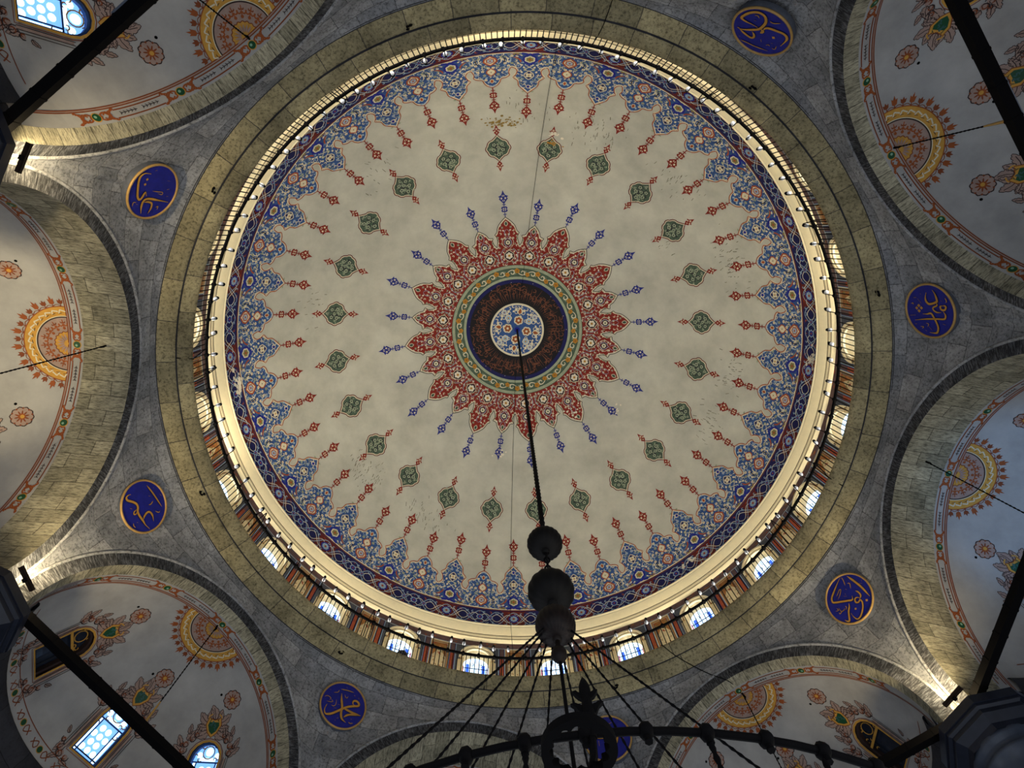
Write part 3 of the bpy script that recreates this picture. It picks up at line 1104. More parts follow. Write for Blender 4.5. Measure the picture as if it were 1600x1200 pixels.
# ------------------------------------------------------------------ arches: voussoir face, bead, soffit, pier jambs
def arch_mesh(xb, rb, zb):
    m = MB()
    N = 48
    front, inner, uo, ui = [], [], [], []
    ang = [PI * i / N for i in range(N + 1)]
    o = [(RO, 6.4)] + [(RO * cos(a), ZO + RO * sin(a)) for a in ang] + [(-RO, 6.4)]
    i_ = [(RI, 6.4)] + [(RI * cos(a), ZI + RI * sin(a)) for a in ang] + [(-RI, 6.4)]
    k_ = [(rb, 6.4)] + [(rb * cos(a), zb + rb * sin(a)) for a in ang] + [(-rb, 6.4)]
    u = [-.55] + [RI * a for a in ang] + [RI * PI + .55]
    m.grid([[(AP, y, z) for y, z in o], [(AP + .0, y, z) for y, z in i_]], 'stone_dark', [[(x, 0) for x in u], [(x, .24) for x in u]])
    # bead along the outer edge
    m.tube([(AP - .005, y, z) for y, z in o], .026, 'stone_grey', 6, False)
    rows, uvs = [], []
    D = 5
    for d in range(D + 1):
        t = d / D
        rows.append([(AP + (xb - AP) * t, a[0] + (b[0] - a[0]) * t, a[1] + (b[1] - a[1]) * t) for a, b in zip(i_, k_)])
        uvs.append([((xb - AP) * t, x) for x in u])
    m.grid(rows, 'stone_soffit', uvs)
    # strip closing the corner between neighbouring arches
    for s in (1, -1):
        m.face([(AP, s * RO, 6.4), (AP, s * 2.673, 6.4), (AP, s * 2.673, 7.4), (AP, s * RO, 7.4)], 'stone_dark', [(0, 0), (.05, 0), (.05, .8), (0, .8)])
    return m


ad = arch_mesh(6.65, 2.34, 7.17).build('wall_arch_shallow')
aa = arch_mesh(7.15, 2.42, 7.05).build('wall_arch_deep')
for k in range(8):
    src = aa if k % 2 == 0 else ad
    o = src if k < 2 else src.copy()
    if k >= 2:
        COL.objects.link(o)
    o.rotation_euler = (0, 0, R_(BAY[k]))
    tag(o, kind='structure')


# ------------------------------------------------------------------ half domes of the bays, painted
class Bay:
    def __init__(s, a0, z0, r):
        s.a0, s.z0, s.r = a0, z0, r

    def sph(s, d, off):
        q = s.r - off
        return (s.a0 + q * d[0], q * d[1], s.z0 + q * d[2])

    def ll(s, lam, lat, off):
        a, b = R_(lam), R_(lat)
        return s.sph((cos(b) * cos(a), cos(b) * sin(a), sin(b)), off)

    def border(s, u, w, off):
        g, b = u / s.r, w / s.r
        return s.sph((sin(b), cos(b) * sin(g), cos(b) * cos(g)), off)

    def tan(s, lam, lat):
        a, b = R_(lam), R_(lat)
        c = Vector((cos(b) * cos(a), cos(b) * sin(a), sin(b)))
        e1 = Vector((-sin(a), cos(a), 0))
        e2 = c.cross(e1)
        r = s.r

        def f(u, v, off):
            d = math.hypot(u, v)
            if d < 1e-6:
                return s.sph(c, off)
            h = (e1 * (u / d) + e2 * (v / d))
            return s.sph(c * cos(d / r) + h * sin(d / r), off)
        return f


WIN_LAM = (46, -2, -50)
WIN_LAT = 30


def win_loop(hw=.25, v0=-.42, v1=.42):
    return arch_loop(hw, v0, v1, 8)


def bay_mesh(bay):
    m = MB(weld=True)
    # plaster shell, cut for the three windows
    holes = []
    for lam in WIN_LAM:
        f = bay.tan(lam, WIN_LAT)
        lp = []
        for u, v in win_loop():
            p = f(u, v, 0)
            d = Vector((p[0] - bay.a0, p[1], p[2] - bay.z0)).normalized()
            lp.append((math.degrees(math.atan2(d.y, d.x)), math.degrees(math.asin(d.z))))
        holes.append(lp)
    fill(m, [[(-90, 0), (90, 0), (90, 90), (-90, 90)]] + holes, bay.ll, 0, 'plaster_bay', 3, 3)
    for lam in WIN_LAM:
        f = bay.tan(lam, WIN_LAT)
        lp = win_loop()
        lp = lp + lp[:1]
        m.grid([[f(u, v, 0) for u, v in lp], [f(u, v, -.22) for u, v in lp]], 'iron_brown')
    m2 = MB()
    r = bay.r
    B = bay.border
    # border along the arch: cartouches, knots, green bosses
    E = R_(86) * r
    n = 60
    ln = lambda w, a, b: [(a + (b - a) * i / max(2, int(abs(b - a) / .08)), w) for i in range(max(2, int(abs(b - a) / .08)) + 1)]
    rowsA = [[B(-E + 2 * E * i / 90, w, .003) for i in range(91)] for w in (.20, .222)]
    m2.grid(rowsA, 'bay_pink')
    for w in (.196, .226):
        stroke(m2, ln(w, -E, E), .015, B, .005, 'bay_brown')
    step = R_(30) * r
    for k in range(-3, 4):
        c = k * step
        if abs(c) > E:
            continue
        disc(m2, c, .10, .066, B, .004, 'bay_gold', 14)
        disc(m2, c, .10, .054, B, .006, 'bay_green', 14)
        disc(m2, c - .012, .108, .02, B, .008, 'bay_green_light', 8)
        for s in (1, -1):
            q = c + s * .155
            kn = [(.0, .045), (.05, .02), (.09, .05), (.04, .09), (-.05, .055), (-.085, .02), (-.06, -.03), (-.01, 0), (.04, .04)]
            for t in (1, -1):
                pts = smoothline([(q + s * (x), .10 + t * (y - .02) * .95) for x, y in ((-.075, .012), (-.085, .055), (-.03, .075), (.02, .03), (.055, -.025), (.09, -.065), (.12, -.055))], 3)
                stroke(m2, pts, .022, B, .005 + .001 * t, 'bay_rust')
                pts = smoothline([(q + s * (x), .10 + t * (y - .02) * .95) for x, y in ((-.05, .0), (0, -.04), (.05, .02), (.03, .075), (.10, .085))], 3)
                stroke(m2, pts, .019, B, .005 + .001 * t, 'bay_rust')
            a, b = c + s * .265, c + s * (step - .265)
            if k == 3 * s:
                b = s * E
            if abs(b) > E:
                b = s * E
            if k * s >= 0 and k != 3 * s or (k * s < 0):
                pass
            if s > 0 or k == -3:
                for w in (.042, .158):
                    stroke(m2, ln(w, a, b), .017, B, .005, 'bay_brown')
                L = b - a
                for h in (.27, .73):
                    x0 = a + L * h
                    stroke(m2, [(x0 - .12, .10), (x0 + .12, .10)], .008, B, .005, 'bay_ink')
                    for j in range(5):
                        x = x0 - .10 + .05 * j
                        stroke(m2, [(x - .02, .125), (x, .10), (x - .02, .078)], .009, B, .006, 'bay_ink')
    # half rosette on the crown
    T = bay.tan(0, 90 - math.degrees(.229 / r))
    # local frame here: e2 points away from the arch edge
    sg = -1
    Tm = lambda u, v, off: T(u, sg * v, off)

    def sector(r0, r1, off, mat, nn=40):
        m2.grid([[Tm(q * cos(PI * i / nn), q * sin(PI * i / nn), off) for i in range(nn + 1)] for q in [r0 + (r1 - r0) * j / 6 for j in range(7)]], mat)
    def arc(q, w, off, mat):
        stroke(m2, [(q * cos(PI * i / 40), q * sin(PI * i / 40)) for i in range(41)], w, Tm, off, mat)
    sector(.002, .43, .003, 'bay_pink')
    sector(.002, .19, .005, 'bay_gold')
    for k in range(9):
        a = R_(10 + 20 * k)
        stroke(m2, [(.06 * cos(a), .06 * sin(a)), (.17 * cos(a), .17 * sin(a))], .014, Tm, .007, 'bay_rust', True)
        leaf(m2, .05 * cos(a + .17), .05 * sin(a + .17), .11, a + .17, Tm, .007, 'bay_pink', .14)
    stroke(m2, [(q * cos(t), q * sin(t)) for i in range(73) for t in (PI * i / 72,) for q in (.19 + .008 * cos(t * 18),)], .012, Tm, .007, 'bay_brown')
    disc(m2, 0, .02, .03, Tm, .008, 'bay_gold', 8)
    for k in range(8):
        a = PI * (k + .5) / 8
        c, s_ = cos(a), sin(a)
        P = lambda x, y: (x * c - y * s_, x * s_ + y * c)
        for t in (1, -1):
            q = P(.31, t * .028)
            curl(m2, q[0], q[1], .035, a + t, t, Tm, .006, 'bay_rust', .016)
            q = P(.355, t * .022)
            curl(m2, q[0], q[1], .026, a - t, -t, Tm, .006, 'bay_brown', .014)
        stroke(m2, [P(.23, 0), P(.39, 0)], .014, Tm, .006, 'bay_rust')
        q = P(.25, 0)
        disc(m2, q[0], q[1], .024, Tm, .006, 'bay_rust', 6)
    arc(.43, .018, .007, 'bay_ink')
    sector(.44, .60, .004, 'bay_gold')
    arc(.445, .012, .006, 'cream_paint')
    arc(.605, .014, .006, 'bay_rust')
    for k in range(15):
        a = PI * (k + .5) / 15
        c, s_ = cos(a), sin(a)
        P = lambda x, y: (x * c - y * s_, x * s_ + y * c)
        for (x, y, x2, y2, mat, w) in ((.52, -.05, .55, .03, 'cream_paint', .02), (.55, .03, .49, .05, 'cream_paint', .018), (.515, -.045, .545, .03, 'bay_ink', .008), (.50, .0, .485, .05, 'bay_ink', .008)):
            stroke(m2, [P(x, y), P(x2, y2)], w, Tm, .007, mat)
    for k in range(17):
        a = PI * (k + .5) / 17
        c, s_ = cos(a), sin(a)
        big = k % 2 == 1
        h = .15 if big else .10
        P = lambda x, y: (x * c - y * s_, x * s_ + y * c)
        stroke(m2, [P(.605, 0), P(.64, 0)], .014, Tm, .006, 'bay_brown')
        lp = [(.64, 0), (.66, .035), (.66 + h * .55, .045), (.655 + h * .45, .018), (.64 + h, 0), (.655 + h * .45, -.018), (.66 + h * .55, -.045), (.66, -.035)]
        fill(m2, [[P(x, y) for x, y in lp]], Tm, .005, 'bay_rust' if big else 'bay_brown', .3, .3)
        a2 = PI * (k + 1) / 17
        if k < 16:
            stroke(m2, [((.61 + .03 * sin(PI * j / 6)) * cos(a + (a2 - a) * 2 * j / 6), (.61 + .03 * sin(PI * j / 6)) * sin(a + (a2 - a) * 2 * j / 6)) for j in range(7)], .010, Tm, .006, 'bay_brown')
    # three small flowers
    for lam in (54, -4, -60):
        t = bay.tan(lam, 56)
        petals(m2, 0, 0, .165, 10, t, .004, 'bay_ink', 0, .34)
        petals(m2, 0, 0, .15, 10, t, .006, 'bay_pink', 0, .30)
        petals(m2, 0, 0, .10, 10, t, .007, 'bay_brown', .31, .12)
        for j in range(10):
            a = 2 * PI * (j + .5) / 10
            leaf(m2, .10 * cos(a), .10 * sin(a), .055, a, t, .005, 'bay_brown', .4)
        disc(m2, 0, 0, .052, t, .009, 'bay_rust', 12)
        disc(m2, -.005, .005, .03, t, .011, 'bay_gold', 8)
        disc(m2, .2, -.06 if lam > -50 else .1, .022, t, .004, 'iron_black', 8)
    # windows: gold moulding line, pink scrolls, green shield above
    for lam in WIN_LAM:
        t = bay.tan(lam, WIN_LAT)
        lp = win_loop(.265, -.435, .435)
        stroke(m2, lp, .035, t, .006, 'bay_gold', closed=True)
        lp2 = win_loop(.30, -.47, .47)
        stroke(m2, lp2, .012, t, .005, 'bay_brown', closed=True)
        for s in (1, -1):
            stroke(m2, [(s * .345, -.46), (s * .345, .18)], .04, t, .004, 'bay_pink')
            for x in (.322, .366, .40):
                stroke(m2, [(s * x, -.46), (s * x, .2)], .009, t, .006, 'bay_ink')
            # lower corner scrolls and shoulder scrolls
            for (x, y, q, tw) in ((.40, -.50, .075, 1), (.33, -.56, .08, -1), (.22, -.57, .06, 1), (.43, -.40, .05, -1), (.40, .27, .075, 1), (.37, .37, .07, -1), (.30, .45, .065, 1), (.43, .36, .045, -1), (.23, .52, .06, -1)):
                disc(m2, s * x, y, q * .75, t, .004, 'bay_pink', 9)
                curl(m2, s * x, y, q, PI / 2 + s * tw, s * tw, t, .006, 'bay_ink', .014)
                curl(m2, s * x, y, q * .6, s * tw, -s * tw, t, .007, 'bay_brown', .014)
            for (x, y, a, l, bd) in ((.40, .20, 1.2, .20, -.5), (.42, .34, .5, .17, .5), (.36, .42, 1.7, .19, .5), (.27, .52, 2.3, .16, -.4), (.34, .52, .9, .14, .5), (.38, -.44, -.6, .15, -.6), (.36, -.56, -1.5, .15, .6), (.26, -.60, -2.4, .14, -.5), (.44, -.30, .4, .10, .5)):
                acanthus(m2, s * x, y, l, a if s > 0 else PI - a, t, .0035, 'bay_pink', 'bay_ink', .34, bd * s)
        # crowning cartouche
        for j in range(9):
            a = R_(-50 + 280 * j / 8)
            acanthus(m2, .10 * cos(a), .66 + .10 * sin(a), (.22, .17)[j % 2], a, t, .004 + .0006 * (j % 2), 'bay_pink', 'bay_ink', .36, .4 if j < 4 else -.4)
        for s in (1, -1):
            stroke(m2, smoothline([(s * .06, .84), (s * .11, .80), (s * .10, .74)], 4), .02, t, .0075, 'bay_gold')
        shield = [(0, -.12), (.06, -.07), (.10, .02), (.075, .10), (.03, .085), (0, .07), (-.03, .085), (-.075, .10), (-.10, .02), (-.06, -.07)]
        fill(m2, [[(x * 1.35, .65 + y * 1.35) for x, y in shield]], t, .006, 'bay_gold', .3, .3)
        stroke(m2, [(x * 1.37, .65 + y * 1.37) for x, y in shield], .012, t, .008, 'bay_brown', closed=True)
        fill(m2, [[(x * .98, .65 + y * .98) for x, y in shield]], t, .008, 'bay_green', .3, .3)
        for j in range(6):
            curl(m2, .045 * cos(j), .66 + .05 * sin(j * 1.7), .025, j, 1, t, .010, 'bay_teal', .014)
    # foot of the half dome: line and knots
    rl_ = bay.ll
    K = math.degrees(1 / r)
    Lm = lambda u, v, off: rl_(u * K / cos(R_(12)), 12 + v * K, off)
    E2 = R_(76) * r * cos(R_(12))
    stroke(m2, ln(.10, -E2, E2), .013, Lm, .005, 'bay_brown')
    for k in range(-5, 6):
        c = k * .52
        disc(m2, c, 0, .055, Lm, .004, 'bay_gold', 10)
        disc(m2, c, 0, .044, Lm, .006, 'bay_green', 10)
        for s in (1, -1):
            for t in (1, -1):
                stroke(m2, smoothline([(c + s * x, t * y) for x, y in ((.07, 0), (.10, .05), (.15, .02), (.2, -.04))], 3), .015, Lm, .006, 'bay_brown')
    for a, b, c, d in zip(m2.f, m2.m, m2.uv, range(len(m2.f))):
        pass
    base = len(m.v)
    m.weld = None
    m.v += m2.v
    m.f += [[i + base for i in f] for f in m2.f]
    m.m += m2.m
    m.uv += m2.uv
    return m


def bay_wall(bay):
    """springing cornice of the half dome and the apse wall below"""
    m = MB()
    r, z0 = bay.r, bay.z0
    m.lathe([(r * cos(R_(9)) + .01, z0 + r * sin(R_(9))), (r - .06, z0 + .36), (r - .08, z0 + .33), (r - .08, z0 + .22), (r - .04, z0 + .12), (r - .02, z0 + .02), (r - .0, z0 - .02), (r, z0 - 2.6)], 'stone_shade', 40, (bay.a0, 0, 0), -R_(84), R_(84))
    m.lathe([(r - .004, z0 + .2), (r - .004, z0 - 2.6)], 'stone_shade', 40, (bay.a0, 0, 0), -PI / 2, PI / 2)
    return m


SH, DP = Bay(6.65, 7.17, 2.34), Bay(7.15, 7.05, 2.42)
cs, cd = bay_mesh(SH).build('ceiling_bay_shallow'), bay_mesh(DP).build('ceiling_bay_deep')
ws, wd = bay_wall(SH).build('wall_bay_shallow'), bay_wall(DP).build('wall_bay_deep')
for k in range(8):
    for a, b in ((cd, cs), (wd, ws)):
        src = a if k % 2 == 0 else b
        o = src if k < 2 else src.copy()
        if k >= 2:
            COL.objects.link(o)
        o.rotation_euler = (0, 0, R_(BAY[k]))
        tag(o, kind='structure')

# windows of the bays
wn = 24
DARK = {(3, 46), (1, -50), (1, 46)}      # unlit windows: lower corner of the photo


def bay_window(bay, lam, dark):
    t = bay.tan(lam, WIN_LAT)
    f = MB()
    lp = win_loop(.25, -.42, .42)
    li = win_loop(.215, -.385, .385)
    lp, li = lp + lp[:1], li + li[:1]
    f.grid([[t(u, v, -.10) for u, v in lp], [t(u, v, -.06) for u, v in lp], [t(u, v, -.06) for u, v in li], [t(u, v, -.16) for u, v in li]], 'bay_ink' if dark else 'blue_paint')
    if dark:
        f.face([t(u, v, -.04) for u, v in ((-.21, .10), (.21, .10), (.21, .14), (-.21, .14))], 'bay_gold')
    o = f.build('window_x', smooth=False)
    g = MB()
    A, Bm = ('dark_glass', 'dark_glass') if dark else ('bay_glass', 'bay_glass_bright')
    fill(g, [win_loop(.24, -.41, .41)], t, -.17, A, .2, .2)
    if not dark:
        for i in range(3):
            for j in range(4):
                x, y = -.11 + .11 * i + (.055 if j % 2 else 0), -.27 + .105 * j
                if abs(x) < .16:
                    disc(g, x, y, .046, t, -.165, Bm, 10)
        for s in (1, -1):
            g.face([t(s * u, v, -.163) for u, v in ((.165, -.36), (.205, -.36), (.205, .14), (.165, .14))], Bm)
        g.face([t(u, v, -.163) for u, v in ((-.12, .16), (.12, .16), (.12, .21), (-.12, .21))], Bm)
        disc(g, 0, .29, .06, t, -.163, Bm, 12)
        for s in (1, -1):
            disc(g, s * .14, .24, .045, t, -.163, Bm, 8)
    g.build('glass', o, False)
    b = MB()
    mat = 'lead_line'
    for s in (1, -1):
        stroke(b, [(s * .155, -.39), (s * .155, .14)], .02, t, -.14, 'blue_paint' if not dark else mat)
    stroke(b, [(-.22, .14), (.22, .14)], .022, t, -.14, 'blue_paint' if not dark else mat)
    stroke(b, [(-.22, -.33), (.22, -.33)], .02, t, -.14, mat)
    stroke(b, circ(0, .28, .09, 14), .016, t, -.135, 'bay_gold', closed=True)
    for s in (1, -1):
        for x, y in ((.12, .18), (.18, .22), (.1, .36), (.19, .05)):
            curl(b, s * x, y, .04, x * 30, s, t, -.135, 'bay_gold', .014)
    b.build('lattice', o, False)
    return o


for k in range(8):
    for lam in WIN_LAM:
        o = bay_window(DP if k % 2 == 0 else SH, lam, (k, lam) in DARK)
        wn += 1
        o.name = 'window_%d' % wn
        o.rotation_euler = (0, 0, R_(BAY[k]))
        tag(o, kind='structure')


# ------------------------------------------------------------------ columns with octagonal capitals
def column():
    c = MB()
    cx = 7.33
    a8 = PI / 8
    oc = lambda R, z: [(cx + R / cos(a8) * cos(a8 + PI / 4 * j), R / cos(a8) * sin(a8 + PI / 4 * j), z) for j in range(8)]
    prof = [(.70, 6.77), (.70, 6.65), (.68, 6.65), (.68, 6.61), (.64, 6.59), (.64, 6.53), (.54, 6.45), (.52, 6.37)]
    for (r0, z0), (r1, z1) in zip(prof, prof[1:]):
        A, B2 = oc(r0, z0), oc(r1, z1)
        for j in range(8):
            q = (j + 1) % 8
            c.face([A[j], A[q], B2[q], B2[j]], 'capital_marble')
    c.face(oc(.70, 6.77), 'capital_marble')
    o = c.build('column', smooth=False)
    s = MB()
    s.lathe([(.50, 6.45), (.53, 6.39), (.53, 6.33), (.48, 6.30), (.48, 6.23), (.50, 6.21), (.50, 6.17), (.45, 6.14), (.42, 5.9), (.42, -1.6)], 'shaft_marble', 40, (cx, 0, 0))
    s.build('shaft', o)
    return o


c0 = column()
for k in range(8):
    o = c0 if k == 0 else copy_tree(c0)
    o.rotation_euler = (0, 0, R_(PIER[k]))
    tag(o, kind='structure')

# ------------------------------------------------------------------ railing on the ledge
RR, ZR = 6.05, 11.2
rail = empty('railing', (0, 0, 10.62))
tag(rail, 'thin black iron railing with round top rail circling the ledge under the dome', 'railing')
up = lambda m: [(x, y, z - 10.62) for x, y, z in m]
t_ = MB()
t_.tube(up([polar(RR, 2.5 * j, ZR) for j in range(144)]), .030, 'iron_black', 8, closed=True)
for j in range(112):
    p = Vector(polar(RR, PHASE - 3 + 360 * j / 112, ZR - 10.62))
    t_.tube([p - Vector((0, 0, .035)), p + Vector((0, 0, .045))], .036, 'iron_black', 6)
t_.build('top_rail', rail)
NB = 400
rest = MB()
bal = MB()
bal.tube([(RR, 0, 0), (RR, 0, ZR - 10.62)], .0095, 'iron_black', 5)
bo = None
for j in range(NB):
    d = (PHASE + 360 * j / NB) % 360
    if abs((d - 95 + 180) % 360 - 180) < 44.9:
        if bo is None:
            bo = o = bal.build('baluster', rail)
        else:
            o = bo.copy()
            COL.objects.link(o)
            o.parent = rail
        o.rotation_euler = (0, 0, R_(d))
    else:
        rest.tube([polar(RR, d, 0), polar(RR, d, ZR - 10.62)], .0095, 'iron_black', 5)
tag(rest.build('baluster', rail), kind='stuff')
for d in (-121.5, -59, -30, -177.2, 122.3, 152.3, 30, 75):
    b = MB()
    for e in (-.55, .55):
        b.tube(up([polar(6.0, d + e, 10.62), polar(RR, d + e * .9, 11.2), polar(RR + .02, d + .1 * e, 11.62)]), .010, 'iron_black', 5)
    b.build('stay', rail)

# bulb lamps on the rail
bl = empty('bulb_lamp')
b = MB()
b.tube(smoothline([(0, 0, 0), (-.015, 0, .12), (-.03, 0, .27), (-.005, 0, .37), (.035, 0, .385)], 3), .0085, 'iron_black', 5)
b.build('stem', bl)
b = MB()
b.lathe([(.001, .43), (.026, .425), (.032, .39), (.028, .36), (.001, .355)], 'iron_black', 8, (.035, 0, 0))
sk = b.build('socket', bl)
b = MB()
b.lathe([(.012, .36), (.024, .345), (.040, .305), (.036, .275), (.018, .255), (.001, .25)], 'bulb_glass', 10, (.035, 0, 0))
b.build('bulb', sk)
rj = random.Random(4)
for j in range(112):
    d = PHASE - 3 + 360 * j / 112
    o = bl if j == 0 else copy_tree(bl)
    o.location = polar(RR, d, ZR + .047)
    o.rotation_euler = (R_(rj.uniform(-7, 7)), R_(rj.uniform(-5, 5)), R_(d + rj.uniform(-25, 25)))
    tag(o, 'small clear bulb in a black socket on a thin iron stem along the railing', 'lamp', 'bulb lamps around the dome railing')

